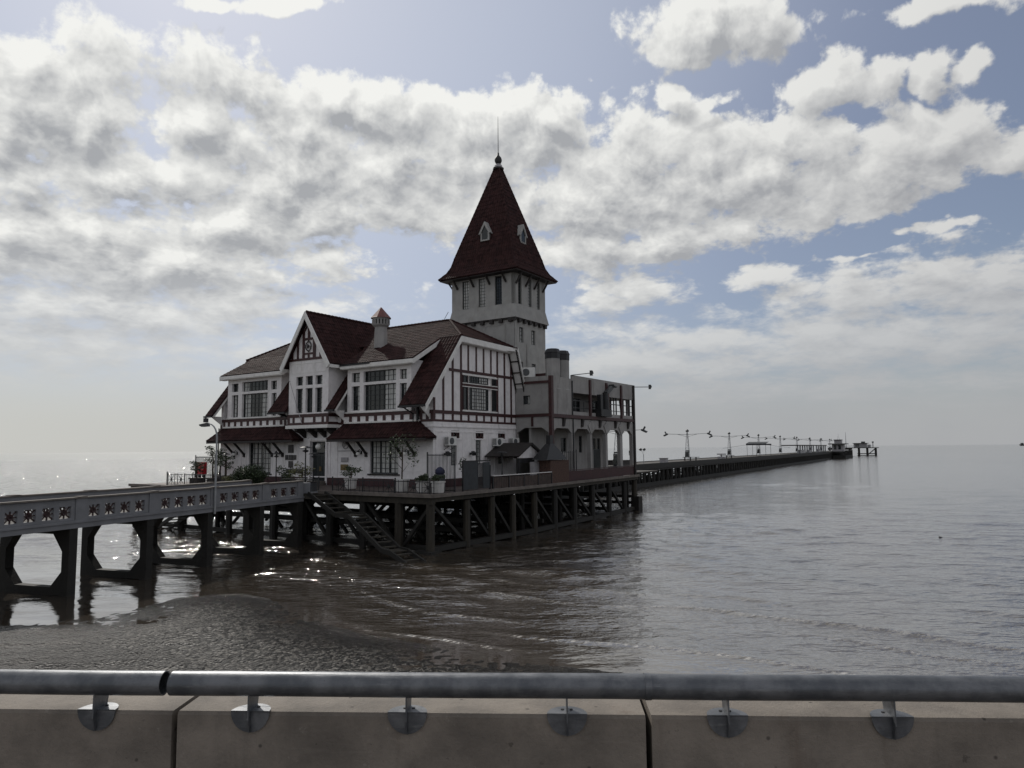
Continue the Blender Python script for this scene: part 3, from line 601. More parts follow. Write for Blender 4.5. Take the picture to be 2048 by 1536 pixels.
# door with transom light and globe
d = MB(); d.box(-12.35, -11.55, .28, .34, Z0, 5.72); d.box(-11.5, -10.7, .28, .34, Z0, 5.72)
for x in (-12.3, -11.45):
    for k in range(4): d.box(x+.04+k*.18, x+.12+k*.18, .25, .28, Z0+.25, 5.6)
dr = part('door', d, MT['door'], club)
h = MB(); h.box(-11.62, -11.56, .2, .28, 4.4, 4.75); h.box(-11.49, -11.43, .2, .28, 4.4, 4.75); part('handle', h, MT['brass'], dr)
t = MB(); muntins(t, -12.4, -10.65, 5.78, 6.66, 1, 1, .2, fr=.07); to = part('transom_window', t, MT['muntin'], club)
g = MB(); g.box(-12.39, -10.66, .27, .29, 5.8, 6.65); part('pane', g, MT['glass'], to)
gl = MB(); gl.lathe((-11.33, -.16, 6.28), [(.02,-.24),(.14,-.2),(.22,-.08),(.24,0),(.22,.1),(.13,.2),(.03,.24)], 16); gl.beam((-11.33,-.1,6.5),(-11.33,.2,6.5),.04); part('globe_lamp', gl, MT['globe'], club, smooth=True)
st = MB(); st.box(-12.6, -10.45, -1.1, -.12, Z0, Z0+.15); st.box(-12.5, -10.55, -.75, -.11, Z0+.15, Z0+.3); part('door_step', st, MT['slab'], club)

# --- first floor band of dark red timber and white render
band = MB()
band.box(-24.06, -13.9, -.05, 0, 8.50, 8.74); band.box(-9.35, .06, -.05, 0, 8.50, 8.74)
band.box(-16.0, -13.9, -.05, 0, 7.93, 8.10); band.box(-9.35, -8.5, -.05, 0, 7.93, 8.10); band.box(-1.1, .06, -.05, 0, 7.93, 8.10); band.box(-24.06, -23.7, -.05, 0, 7.93, 8.1)
for i in range(9): x = -23.0+i*.86; band.box(x, x+.27, -.045, 0, 8.12, 8.50)
for i in range(8): x = -8.15+i*.86; band.box(x, x+.27, -.045, 0, 8.12, 8.50)
for x in (-24.06, -23.65, -15.6, -14.7, -9.0, -1.2, -.62, -.18): band.box(x, x+.24, -.047, 0, 8.10, 8.50)
part('timber_band', band, MT['red'], club); band = MB(); band.box(-24.06, -24, 0, 10.4, 8.5, 8.74); band.box(-24.1, -23.95, -.07, .1, 6.9, 7.93)
part('timber_band', band, MT['red'], club)
lg = MB(); lg.box(-23.6, -15.5, -.14, 0, 7.98, 8.10); lg.box(-23.15, -16.0, -.1, 0, 8.745, 8.86); part('window_ledge', lg, MT['board'], club)
lg = MB(); lg.box(-8.6, -1.15, -.14, 0, 7.98, 8.10)
lg.box(-8.5, -1.9, -.1, 0, 8.745, 8.86); part('window_ledge', lg, MT['board'], club)

# --- the two wide dormers of the front
def dormer(xo, L):
    w = MB(); holes = [(xo+a, xo+b, c, e) for a, b, c, e in L]
    x0, x1 = (xo-8.4, xo-2.0) if xo == 0 else (-23.15, -16.06)
    w.wall(x0, x1, 8.86, 12.42, holes, 0, .32); w.box(x0, x0+.2, .32, 3.2, 8.8, 12.42); w.box(x1-.2, x1, .32, 3.2, 8.8, 12.42)
    o = part('dormer_wall', w, MT['white'], club); return holes
HR = [(-7.95,-7.1,11.08,11.8), (-6.72,-3.46,11.02,11.84), (-3.1,-2.42,11.05,11.76), (-7.95,-7.1,8.95,10.78), (-6.68,-3.46,8.9,10.82), (-3.1,-2.42,8.95,10.75)]
cur = [((.2,1),), ((.62,.95),), ((.1,.9),), ((.45,1),), ((.62,.97),), ((.3,1),)]
for i, h in enumerate(dormer(0, HR)): window(club, *h, 7 if i % 3 == 1 else 2, (2, 2, 2, 5, 5, 5)[i], .2, curtains=cur[i])
HL = [(-7.62,-6.72,11.2,11.92), (-6.22,-2.8,11.15,11.98), (-2.4,-1.65,11.15,11.88), (-7.6,-6.72,9.0,10.92), (-6.2,-2.8,8.95,10.95), (-2.3,-1.68,8.98,10.86)]
HL = [(a-.0, b, c-.1, e-.1) for a, b, c, e in HL]
cur = [((.5,1),), ((.0,.2),), ((.3,.9),), ((.1,.45),), ((.05,.28),(.72,.98)), ((.2,.85),)]
for i, h in enumerate(dormer(-14.98, HL + [])):
    window(club, *h, 7 if i % 3 == 1 else 2, (2, 2, 2, 5, 5, 5)[i], .2, curtains=cur[i])
# --- the gabled centre bay
bx0, bx1, by = -13.87, -9.38, -1.0
HB = [(-13.05,-12.26,11.05,11.74), (-11.93,-11.14,11.04,11.74), (-10.83,-10.05,11.03,11.73), (-13.05,-12.26,8.9,10.8), (-11.93,-11.14,8.9,10.8), (-10.83,-10.05,8.9,10.78)]
w = MB(); w.wall(bx0, bx1, 7.95, 13.05, HB, by, .3); w.box(bx0, bx0+.2, by+.3, 3, 7.95, 13.05); w.box(bx1-.2, bx1, by+.3, 3, 7.95, 13.05)
w.prism([(bx0+.02, by+.02, 13.05), (bx1-.02, by+.02, 13.05), (-11.62, by+.02, 16.3)], (0, .28, 0)); w.box(bx0+.2, bx1-.2, by+.3, 0, 7.95, 8.1)
part('bay_wall', w, MT['white'], club)
cur = [((.5,1),), (), ((.4,.95),), ((.5,.95),), (), ((.5,.95),)]
for i, h in enumerate(HB): window(club, *h, 2, (2, 2, 2, 5, 1, 5)[i], by+.2, curtains=cur[i])
tb = MB(); y = by-.05
tb.box(bx0-.08, bx1+.08, y, by, 8.55, 8.80); tb.box(bx0-.08, bx1+.08, y, by, 7.95, 8.15); tb.box(bx1, bx1+.05, by, 0, 8.55, 8.8); tb.box(bx1, bx1+.05, by, 0, 7.95, 8.15)
for x, ww in ((bx0-.08,.25), (-13.35,.22), (-12.3,.25), (-11.0,.25), (-10.05,.22), (bx1-.17,.25)): tb.box(x, x+ww, y+.005, by, 8.15, 8.55)
part('bay_timber_band', tb, MT['red'], club); tb = MB(); tb.box(bx0-.1, bx1+.1, y, by, 12.98, 13.16)                                           # gable framing
for dx in (-2.0,-1.36,-.72,.58,1.22,1.86):
    top = 13.16 + (2.33-abs(dx+.07))*1.42 - .1; tb.box(-11.62+dx, -11.62+dx+.2, y+.004, by, 13.16, top)
tb.box(-12.34, -12.1, y, by, 13.16, 15.2); tb.box(-11.14, -10.9, y, by, 13.16, 15.0); tb.box(-12.1, -11.14, y+.002, by, 14.55, 14.72); tb.box(-12.1, -11.14, y+.002, by, 13.42, 13.56)
tb.box(-11.75, -11.5, y+.003, by, 14.72, 15.9); tb.box(-11.72, -11.54, y+.003, by, 13.16, 13.42); tb.beam((-12.25, y+.03, 15.0), (-11.62, y+.03, 16.0), .18, .05); tb.beam((-11.0, y+.03, 15.0), (-11.62, y+.03, 16.0), .18, .05)
part('bay_timber_framing', tb, MT['red'], club)
cr = MB()                                                                              # crest in the gable
k = 20; ring = [(-11.62+.3*math.cos(6.2832*i/k), y-.02, 14.06+.36*math.sin(6.2832*i/k)) for i in range(k+1)]
cr.tube(ring, .045, 6, False); cr.prism([(-11.76,y-.03,14.26),(-11.46,y-.03,14.06),(-11.76,y-.03,13.86)], (0,.03,0)); cr.prism([(-11.78,y-.02,14.42),(-11.46,y-.02,14.42),(-11.62,y-.02,14.54)], (0,.03,0)); cr.prism([(-11.76,y-.02,13.72),(-11.62,y-.02,13.58),(-11.48,y-.02,13.72)], (0,.03,0))
part('crest', cr, MT['blackwood'], club)
pn = MB()
for a, b in ((-13.6,-12.45), (-12.3,-11.1), (-10.95,-9.65)):
    pn.box(a, b, by-.02, by, 12.72, 12.77); pn.box(a, b, by-.02, by, 11.98, 12.03); pn.box(a, a+.05, by-.02, by, 12.03, 12.72); pn.box(b-.05, b, by-.02, by, 12.03, 12.72)
pn.box(bx0-.14, bx1+.14, by-.18, 0, 7.70, 7.95)
part('bay_moulding', pn, MT['board'], club)
for x in (-13.2, -11.95, -10.9, -9.85):
    c = MB(); c.prism([(x, 0, 7.69), (x, -.95, 7.69), (x, -.95, 7.5), (x, -.5, 7.35), (x, 0, 6.98)], (.3, 0, 0)); part('corbel', c, MT['blackwood'], club)

# --- right gable wall and its timber framing
gwall = MB(); gwall.prism([(0,0,7.95),(0,10.4,7.95),(0,10.4,10.9),(0,9.4,13.95),(0,2.9,13.95),(0,0,10.3)], (-.3, 0, 0))
part('gable_wall', gwall, MT['white'], club); gwall = MB(); gwall.prism([(-24,0,8.75),(-24,10.4,8.75),(-24,10.4,10.9),(-24,9.4,13.95),(-24,2.9,13.95),(-24,0,10.3)], (.3, 0, 0))
part('gable_wall', gwall, MT['white'], club)
gt = MB(); X = .05
gt.box(0, X, -.06, 10.4, 8.50, 8.74); gt.box(0, X, -.06, 10.4, 7.93, 8.09); gt.box(0, X+.01, 1.75, 9.95, 11.60, 11.80); gt.box(0, X, 2.95, 9.4, 13.72, 13.95)
for i, yv in enumerate((.0,1.0,2.07,3.05,3.95,4.95,5.9,6.87,7.72,8.72,9.66)):
    top = min(13.72, 10.3+yv*1.258-.22) if yv < 3 else min(13.72, 13.95-(yv-9.35)*3.05) if yv > 9.3 else 13.72
    if yv < .5: top = 9.6
    gt.box(0, X-.003, yv, yv+.19, 8.74, (11.60 if 3.9 < yv < 7.3 and yv > 3.2 else top) if not (3.5 < yv < 7.5) else 8.75); gt.box(0, X-.003, yv, yv+.19, 8.09, 8.50)
    if 3.5 < yv < 7.5: gt.box(0, X-.003, yv, yv+.16, 11.80, 13.72)
    elif 1.75 < yv < 9.5: pass
part('gable_timber_framing', gt, MT['red'], club)
# big gable window: red mullions and white rails in front of the glazing
gwn = MB()
gwn.box(0, .10, 3.24, 7.72, 8.75, 8.86); gwn.box(0, .10, 3.24, 7.72, 11.42, 11.52); gwn.box(0, .12, 3.24, 7.72, 10.80, 10.86); gwn.box(0, .12, 3.24, 7.72, 10.56, 10.62)
for yv in (3.95, 6.82): gwn.box(0, .115, yv, yv+.05, 8.86, 10.56); gwn.box(0, .115, yv, yv+.05, 10.86, 11.42)
part('gable_window_rail', gwn, MT['board'], club)
gm = MB(); gm.box(0, .09, 3.24, 7.72, 10.62, 10.80)
for yv in (3.24, 3.86, 6.88, 7.60): gm.box(0, .085, yv, yv+.09, 8.86, 10.56); gm.box(0, .085, yv, yv+.09, 10.86, 11.42)
part('gable_window_mullion', gm, MT['red'], club)
window(club, 4.1, 6.5, 8.9, 10.55, 8, 6, .085, 'y', curtains=((.12,.3),(.34,.62),(.66,.9)), t=.03)
window(club, 4.1, 6.5, 10.88, 11.4, 8, 2, .085, 'y', curtains=((.5,.95),), t=.03)
for a, b in ((3.4,3.84), (7.02,7.58)):
    window(club, a, b, 8.9, 10.55, 1, 1, .082, 'y'); window(club, a, b, 10.88, 11.4, 1, 1, .082, 'y')

# --- roofs
RY, RZ = 5.8, 16.15
BY, BZ = 2.7, 14.22; CY, CZ = 9.5, 14.1       # break lines front and back
rx0, rx1 = -24.4, .4; hx0, hx1 = -20.9, -3.1
def roof(name, polys, **k):
    mb = MB()
    for i, p in enumerate(polys): tile_roof(mb, p, seed=i, **k)
    return part(name, mb, MT['tile'], club, smooth=False)
up = [[(rx0,BY,BZ),(rx1,BY,BZ),(hx1,RY,RZ),(hx0,RY,RZ)], [(rx1,CY,CZ),(rx0,CY,CZ),(hx0,RY,RZ),(hx1,RY,RZ)],
      [(rx1,BY,BZ),(rx1,CY,CZ),(hx1,RY,RZ)], [(rx0,CY,CZ),(rx0,BY,BZ),(hx0,RY,RZ)]]
mr = roof('main_roof', up)
EY, EZ = -1.3, 9.05
def steep(x0, x1): return [(x0,EY,EZ),(x1,EY,EZ),(x1,BY,BZ),(x0,BY,BZ)]
ss = roof('steep_roof', [steep(-2.0, .4), steep(-9.36, -8.42), steep(-16.08, -13.9), steep(-24.4, -23.4), [(.85,10.75,10.5),(rx0,10.75,10.5),(rx0,CY,CZ),(.85,CY,CZ)]], tl=.38)
roof('dormer_roof', [[(-8.75,-.45,12.42),(-1.5,-.45,12.42),(-1.5,BY,BZ+.02),(-8.75,BY,BZ+.02)], [(-23.7,-.45,12.5),(-15.6,-.45,12.5),(-15.6,BY,BZ+.02),(-23.7,BY,BZ+.02)]])
gz, gx, gh, ge = 16.68, -11.62, 2.78, 12.5
cg = roof('gable_roof', [[(gx+gh,8.5,ge),(gx+gh,-1.42,ge),(gx,-1.42,gz),(gx,8.5,gz)][1::-1] + [(gx,8.5,gz),(gx,-1.42,gz)], [(gx-gh,-1.42,ge),(gx-gh,8.5,ge),(gx,8.5,gz),(gx,-1.42,gz)]], tl=.38)
rc = MB(); ridge_caps(rc, (hx0,RY,RZ+.05), (hx1,RY,RZ+.05)); ridge_caps(rc, (rx1,BY,BZ+.05), (hx1,RY,RZ+.05)); ridge_caps(rc, (rx0,BY,BZ+.05), (hx0,RY,RZ+.05)); ridge_caps(rc, (rx1,CY,CZ+.05), (hx1,RY,RZ+.05)); part('ridge_tile', rc, MT['tile'], mr); rc = MB(); ridge_caps(rc, (gx,-1.3,gz+.04), (gx,8.4,gz+.04))
part('ridge_tile', rc, MT['tile'], mr)
# white barge boards, fascias, gutters
bb = MB()
def board(a, b, dx, w=.30): bb.prism([a, b, (b[0],b[1],b[2]-w), (a[0],a[1],a[2]-w)], (dx, 0, 0))
board((rx1,EY,EZ-.02), (rx1,BY,BZ-.02), .07, .42); board((rx1,BY,BZ-.02), (rx1,CY,CZ-.02), .07, .42); board((.85,CY,CZ-.02), (.85,10.75,10.48), .07, .34); bb.prism([(0.01,CY-.10,CZ-.2),(.85,CY-.10,CZ-.2),(.85,10.62,10.42),(.01,10.62,10.42)], (0,-.04,0)); bb.prism([(.4,CY,CZ-.12),(.85,CY,CZ-.12),(.4,CY-1.4,CZ-.1)], (0,0,-.25))
bb.prism([(0.02,BY,BZ-.45),(0.02,CY,CZ-.45),(.4,CY,CZ-.42),(.4,BY,BZ-.42)], (0,0,-.06))           # soffit of the clipped gable
board((rx0,EY,EZ-.02), (rx0,BY,BZ-.02), -.07, .35)
board((-1.5,-.45,12.36), (-1.5,BY,BZ-.06), .06, .34); board((-23.7,-.45,12.42), (-23.7,BY,BZ-.06), -.06, .34); board((-15.6,-.45,12.42), (-15.6,1.0,13.2), .06, .34)
bb.box(-8.7, -1.5, -.51, -.45, 12.1, 12.38); bb.box(-23.7, -15.6, -.51, -.45, 12.18, 12.46)
bb.box(-8.7, -1.5, -.45, 0, 12.05, 12.1); bb.box(-23.7, -15.6, -.45, 0, 12.12, 12.18)
for s in (1, -1):                                                                                   # front gable
    bb.prism([(gx+s*gh*1.02,-1.43,ge-.06), (gx,-1.43,gz+.05), (gx,-1.43,gz-.52), (gx+s*gh*.93,-1.43,ge-.36)], (0,-.08,0))
    bb.prism([(gx+s*gh,-1.42,ge-.12), (gx,-1.42,gz-.12), (gx,-1.0,gz-.12), (gx+s*gh,-1.0,ge-.12)], (0,0,-.05))
    bb.box(gx+s*gh-.04, gx+s*gh+.04, -1.42, .9, ge-.3, ge-.06)
for x in (-2.06, -8.42, -16.06, -23.46): bb.prism([(x,EY+.02,EZ-.1), (x,BY,BZ-.05), (x,BY,BZ-.4), (x,EY+.25,EZ-.1)], (.06 if x in (-2.06,-23.46) else -.06, 0, 0))
for x in (-.35, -8.75, -14.3, -23.9): bb.prism([(x,-1.15,9.0), (x,0,9.0), (x,0,8.2)], (.06,0,0))
part('barge_board', bb, MT['board'], club)
sof = MB()                                                                                          # panelled soffit of the rear verge
for i in range(5):
    t = i/4; sof.beam((.06, CY+1.18*t-.16, CZ-3.5*t-.25), (.84, CY+1.18*t-.16, CZ-3.5*t-.25), .09)
for x in (.06, .82): sof.beam((x, CY-.18, CZ-.2), (x, CY+1.05, CZ-3.78), .09)
part('soffit_framing', sof, MT['blackwood'], club)
gu = MB()
for x0, x1 in ((-2.0,.4), (-9.36,-8.42), (-16.0,-13.9), (-24.5,-23.4)): gu.box(x0, x1, EY-.12, EY+.05, EZ-.16, EZ-.02)
gu.tube([(-1.75,EY+.1,EZ-.1),(-1.7,-.12,8.5),(-1.7,-.12,7.7)], .05, 6); gu.tube([(-14.9,EY+.1,EZ-.1),(-14.9,-.14,8.7),(-14.9,-.14,6.9)], .10, 6); gu.tube([(-1.3,-.13,9.0),(-1.3,-.13,8.0)], .10, 6); gu.tube([(-24.15,-.1,8.0),(-24.15,-.1,3.4)], .05, 6)
gu.box(-8.7, -5.6, -.56, -.5, 12.3, 12.42); gu.tube([(-1.9,.6,9.9),(-1.9,.6,10.7)], .09, 8)
part('gutter', gu, MT['black'], club)
# --- pent roofs above the ground floor windows
def pent(pts):
    (a, b, c, dd) = pts       # top-left, top-right, bottom-right, bottom-left
    mb = MB(); tile_roof(mb, [dd, c, b, a], tl=.34)
    tile_roof(mb, [c, (c[0]-.02, .0, c[2]), b], tl=.34); tile_roof(mb, [(dd[0]+.02, 0, dd[2]), dd, a], tl=.34)
    ridge_caps(mb, c, b, .09); ridge_caps(mb, dd, a, .09)
    o = part('pent_roof', mb, MT['tile'], club)
    f = MB(); f.box(dd[0], c[0], dd[1]-.05, dd[1]+.05, dd[2]-.2, dd[2]-.03); f.box(dd[0]+.05, c[0]-.05, dd[1]+.05, 0, dd[2]-.14, dd[2]-.1); part('eave_board', f, MT['blackwood'], o)
pent(((-8.5,0,8.0), (-1.3,0,8.0), (.35,-1.15,6.82), (-9.3,-1.15,6.82))); pent(((-23.4,0,8.02), (-15.25,0,8.02), (-13.2,-1.15,6.86), (-24.3,-1.15,6.86)))
for x in (-22.0,-20.65,-17.0,-15.68,-7.42,-6.33,-2.89,-1.68):
    b = MB(); b.beam((x,-.04,5.7), (x,-1.08,6.72), .14); b.box(x-.1, x+.1, -.12, 0, 5.5, 5.82); part('eave_bracket', b, MT['blackwood'], club)
# --- ventilation chimney on the main roof
c = MB(); c.lathe((-7.3,2.4,13.9), [(.56,0),(.55,.5),(.53,1.2),(.50,1.65),(.66,1.8),(.68,1.87)], 8); ch = part('chimney', c, MT['annex'], club)
c = MB()
for k in range(16):
    t = 6.2832*k/16; c.beam((-7.3+.62*math.cos(t), 2.4+.62*math.sin(t), 15.75), (-7.3+.62*math.cos(t), 2.4+.62*math.sin(t), 16.17), .11)
c.lathe((-7.3,2.4,16.15), [(.7,0),(.7,.12)], 8); part('chimney_vent', c, MT['annex'], ch)
c = MB(); c.lathe((-7.3,2.4,15.75), [(.5,0),(.5,.42)], 8); part('vent_core', c, MT['black'], ch)
c = MB(); c.lathe((-7.3,2.4,16.27), [(.84,0),(.78,.06),(.05,.88)], 8); part('chimney_cap', c, simple('red_sheet_cap', (.13,.035,.03), .5), ch)
an = MB(); an.tube([(-3.8,RY,RZ),(-3.35,RY+.1,RZ+.75)], .02, 5); part('aerial', an, MT['black'], club)

# ---------------------------------------------------------------- tower
tx0, tx1, ty0, ty1 = -7.75, -1.05, 12.0, 17.1
w = MB()
tw = [(12.75,13.4,15.1,16.42), (14.72,15.36,15.1,16.4), (12.75,13.3,12.72,13.42), (14.72,15.36,12.72,13.42)]
w.wall(ty0, ty1, 7.9, 17.15, tw, tx1+.0, .3, 'y'); w.box(tx0, tx1-.3, ty0, ty0+.3, 7.9, 17.15); w.box(tx0, tx0+.3, ty0+.3, ty1, 7.9, 17.15); w.box(tx0+.3, tx1-.3, ty1-.3, ty1, 7.9, 17.15)
w.box(tx0, tx1, ty0, ty1, Z0, 7.88)
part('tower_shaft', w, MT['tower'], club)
for h in tw: window(club, *h, 2, 4, tx1-.14, 'y', curtains=((.5,.9),), t=.03)
mo = MB()
for x0, x1, z0, z1 in ((-6.3,-4.5,15.0,16.5), (-4.1,-2.0,15.0,16.6)):
    mo.box(x0, x1, ty0-.03, ty0, z0, z0+.06); mo.box(x0, x1, ty0-.03, ty0, z1, z1+.06); mo.box(x0, x0+.06, ty0-.03, ty0, z0+.06, z1); mo.box(x1-.06, x1, ty0-.03, ty0, z0+.06, z1)
mo.box(tx1-.35, tx1+.03, ty0-.03, ty0, 8, 17.0); mo.box(tx1, tx1+.03, ty0-.03, ty0+.35, 8, 17.0)
mo.tube([(tx1+.05,13.9,13.0),(tx1+.05,13.9,15.0)], .04, 6)
part('tower_moulding', mo, MT['tower'], club)
# belfry storey, slightly flared at the foot
uz0, uz1 = 17.15, 21.45
def ring(e, z): return [(tx0-e,ty0-e,z),(tx1+e,ty0-e,z),(tx1+e,ty1+e,z),(tx0-e,ty1+e,z)]
FW = [(-6.6,-5.85), (-4.8,-4.05), (-3.05,-2.32)]; SW = [(12.6,13.15), (14.2,14.78), (15.65,16.22)]; wz0, wz1 = 18.42, 20.95
w = MB(); e0, e1, ez = .26, .02, 18.35
lo, hi = ring(e0, uz0), ring(e1, ez)
for i in range(4): w.face([lo[i], lo[(i+1) % 4], hi[(i+1) % 4], hi[i]])
w.face(list(reversed(lo)))
w.wall(tx0-e1, tx1+e1, ez, uz1, [(a, b, wz0, wz1) for a, b in FW], ty0-e1, .3); w.wall(ty0-e1, ty1+e1, ez, uz1, [(a, b, wz0, wz1) for a, b in SW], tx1+e1, .3, 'y')
w.box(tx0-e1, tx0+.3, ty0+.3, ty1, ez, uz1); w.box(tx0+.3, tx1-.3, ty1-.3, ty1, ez, uz1)
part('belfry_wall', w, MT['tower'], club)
cc = [((.1,.9),), ((.1,.9),), ()]
for i, (a, b) in enumerate(FW): window(club, a, b, wz0, wz1, 3, 9, ty0+.10, curtains=cc[i])
for i, (a, b) in enumerate(SW): window(club, a, b, wz0, wz1, 3, 9, tx1-.10, 'y', curtains=cc[2-i])
th = MB()
for i in range(7): x = -7.45+i*.98; th.box(x, x+.36, ty0-.24, ty0-.03, 16.78, 17.14)
for i in range(6): yv = 12.4+i*.86; th.box(tx1+.03, tx1+.24, yv, yv+.34, 16.78, 17.14)
th.box(tx1-.2, tx1+.22, ty0-.22, ty0-.03, 16.85, 17.13); th.box(tx0-.2, tx0+.1, ty0-.22, ty0, 16.85, 17.13)
th.box(tx0-.18, tx1+.18, ty0-.20, ty0-.01, 17.04, 17.145); th.box(tx1+.0, tx1+.18, ty0-.01, ty1+.1, 17.04, 17.145)
part('dentil_course', th, MT['blackwood'], club)
# spire: steep pyramid with a bell-cast eave
ax, ay, az = -4.45, 14.7, 31.9
ex0, ex1, ey0, ey1 = tx0-.88, tx1+.88, ty0-.86, ty1+.78
lv = [(1.0, 21.15), (.80, 21.72), (.665, 22.5), (.585, 23.6), (.0, 0)]
def rg(f): return [(ax+(ex0-ax)*f, ay+(ey0-ay)*f), (ax+(ex1-ax)*f, ay+(ey0-ay)*f), (ax+(ex1-ax)*f, ay+(ey1-ay)*f), (ax+(ex0-ax)*f, ay+(ey1-ay)*f)]
fs = [1.0, .86, .785, .74, .055]; zs = [21.18, 21.80, 22.40, 23.1, 31.9]
mb = MB()
for (f0, z0), (f1, z1) in zip(zip(fs[:-1], zs[:-1]), zip(fs[1:], zs[1:])):
    a, b = rg(f0), rg(f1)
    for i in range(4):
        j = (i+1) % 4; tile_roof(mb, [(*a[i],z0),(*a[j],z0),(*b[j],z1),(*b[i],z1)], tw=.26, tl=.40, seed=i)
    for i in (0, 1, 2, 3): ridge_caps(mb, (*a[i],z0+.04), (*b[i],z1+.04), .085, .4)
tr_ = part('tower_roof', mb, MT['tile'], club)
sf = MB(); a = rg(.985); sf.prism([(*p, 21.10) for p in a], (0,0,-.05)); part('eave_soffit', sf, MT['blackwood'], tr_)
fin = MB(); fin.lathe((ax,ay,31.75), [(.52,0),(.52,.16),(.4,.2)], 8); part('roof_collar', fin, MT['blackwood'], tr_)
fin = MB(); fin.lathe((ax,ay,31.95), [(.4,0),(.36,.2),(.22,.34)], 12); part('finial_neck', fin, MT['plaque'], tr_)
fin = MB(); fin.lathe((ax,ay,32.28), [(.12,0),(.25,.1),(.33,.26),(.345,.42),(.30,.6),(.18,.76),(.1,.86),(.08,1.1),(.03,1.15)], 14); part('finial_ball', fin, MT['black'], tr_, smooth=True)
rod = MB(); rod.tube([(ax,ay,33.4),(ax,ay,35.2),(ax,ay,36.9)], [.035,.026,.014], 6); part('lightning_rod', rod, MT['black'], tr_)
for x in (-7.1,-5.3,-3.56,-1.86):
    b = MB(); b.beam((x,ty0-.06,20.3), (x-.12,ey0+.22,21.2), .14); part('tower_bracket', b, MT['blackwood'], club)
for yv in (12.2,13.73,15.15,16.63):
    b = MB(); b.beam((tx1+.06,yv,20.1), (ex1-.2,yv+.12,21.2), .14); part('tower_bracket', b, MT['blackwood'], club)
b = MB(); b.beam((tx0-.06,12.3,20.3), (ex0+.2,12.2,21.2), .11); b.beam((tx0-.06,16.6,20.3), (ex0+.2,16.8,21.2), .11); part('tower_bracket', b, MT['blackwood'], club)
# little dormers in the spire
def spire_dormer(axis):
    f0, f1 = .74, .055
    def surf(z): f = f0+(f1-f0)*(z-23.1)/(31.9-23.1); return f
    zb, zm, zt = 24.55, 25.2, 26.2; hw, he = .46, .64
    dpt = surf(zb)
    if axis == 'x':
        yb = ay+(ey0-ay)*dpt-.22; T = lambda u, dd, z: (ax+.12+u, yb+dd, z)
    else:
        xb = ax+(ex1-ax)*dpt+.20; T = lambda u, dd, z: (xb-dd, ay-.25+u, z-.2)
    m = MB()
    for s in (-1, 1):
        m.prism([T(s*he*1.04,0,zm-.12), T(0,0,zt), T(0,0,zt-.34), T(s*he*.72,0,zm-.12)], Vector(T(0,.1,0))-Vector(T(0,0,0)))
        m.prism([T(s*he*1.04,.1,zm-.12), T(0,.1,zt), T(0,1.3,zt), T(s*he*1.04,.8,zm-.12)], (0,0,-.07))
        m.prism([T(s*hw,.06,zb), T(s*hw,.06,zm), T(s*(hw-.14),.06,zm), T(s*(hw-.14),.06,zb)], Vector(T(0,.5,0))-Vector(T(0,0,0)))
    m.prism([T(-hw,.05,zb), T(hw,.05,zb), T(hw,.05,zb-.12), T(-hw,.05,zb-.12)], Vector(T(0,.4,0))-Vector(T(0,0,0)))
    o = part('spire_dormer', m, MT['tower'], tr_)
    g = MB(); g.prism([T(-hw+.10,.09,zb), T(hw-.10,.09,zb), T(hw-.10,.09,zm), T(0,.09,zt-.36), T(-hw+.10,.09,zm)], Vector(T(0,.04,0))-Vector(T(0,0,0)))
    part('spire_dormer_pane', g, MT['glass'], tr_)
spire_dormer('x'); spire_dormer('y')

fp = MB(); fp.tube([(-12.2,-1.1,8.1),(-12.5,-1.45,9.7),(-12.8,-1.8,11.3)], [.03,.025,.015], 6); fp.lathe((-12.8,-1.8,11.28), [(.02,0),(.05,.04),(.02,.1)], 8); part('flagpole', fp, MT['plaque'], club)
# ---------------------------------------------------------------- the rendered concrete annex at the back
annex = thing('annex_building', 'stained grey concrete annex with an arcade and dark red steel posts behind the gable', 'building', (3.3, 10.4, DECK), HOUSE)
xr, yb = 3.3, 10.42
cols = [(10.42,10.75), (13.76,14.3), (17.12,17.49), (20.11,20.58), (23.16,23.77), (25.92,26.4)]
w = MB()
# south face: chamfered arch, then solid wall with one small window
w.wall(.05, xr, 8.4, 11.75, [(.72,1.4,9.55,10.25)], yb, .25)
w.prism([(.05,yb,8.4),(.05,yb,7.25),(.12,yb,7.25),(.85,yb,7.66),(2.45,yb,7.66),(3.1,yb,7.25),(xr,yb,7.25),(xr,yb,8.4)], (0,.25,0))
w.box(.05, .14, yb, yb+.25, DECK, 7.25); w.box(3.08, xr, yb, yb+.25, DECK, 7.25)
# east face: spandrels with chamfered openings
for (a0, a1), (b0, b1) in zip(cols[:-1], cols[1:]):
    w.prism([(xr,a1,7.25),(xr,a1,8.4),(xr,b0,8.4),(xr,b0,7.25),(xr,b0-.55,7.62),(xr,a1+.55,7.62)], (-.3,0,0))
for a, b in cols:
    w.box(xr-.3, xr, a+(.25 if a < 10.5 else 0), b, 7.25, 8.4)
    w.box(xr-.32, xr, max(a, 10.68)+.04, b-.04, DECK, 7.25)
w.box(xr-.25, xr, 10.7, 14.0, 8.75, 11.75)                          # chimney breast wall
w.box(xr-.18, xr, 14.0, 26.4, 8.75, 9.05)
part('arcade_wall', w, MT['annex'], annex)
w = MB(); w.box(xr-.14, xr+.02, 14.0, 26.38, 10.62, 12.08); w.box(-6, xr-.14, 26.24, 26.38, 10.62, 12.08); part('parapet', w, MT['annex'], annex)
w = MB(); w.box(.1, xr-.2, 10.7, 26.3, 10.72, 10.9); w.box(-.9, xr-.2, 10.7, 26.3, 8.42, 8.72); w.box(-8, -.9, 17.2, 26.3, 10.72, 10.9); w.box(-8, -.9, 17.2, 26.3, 8.42, 8.72); part('floor_slab', w, MT['annex'], annex)
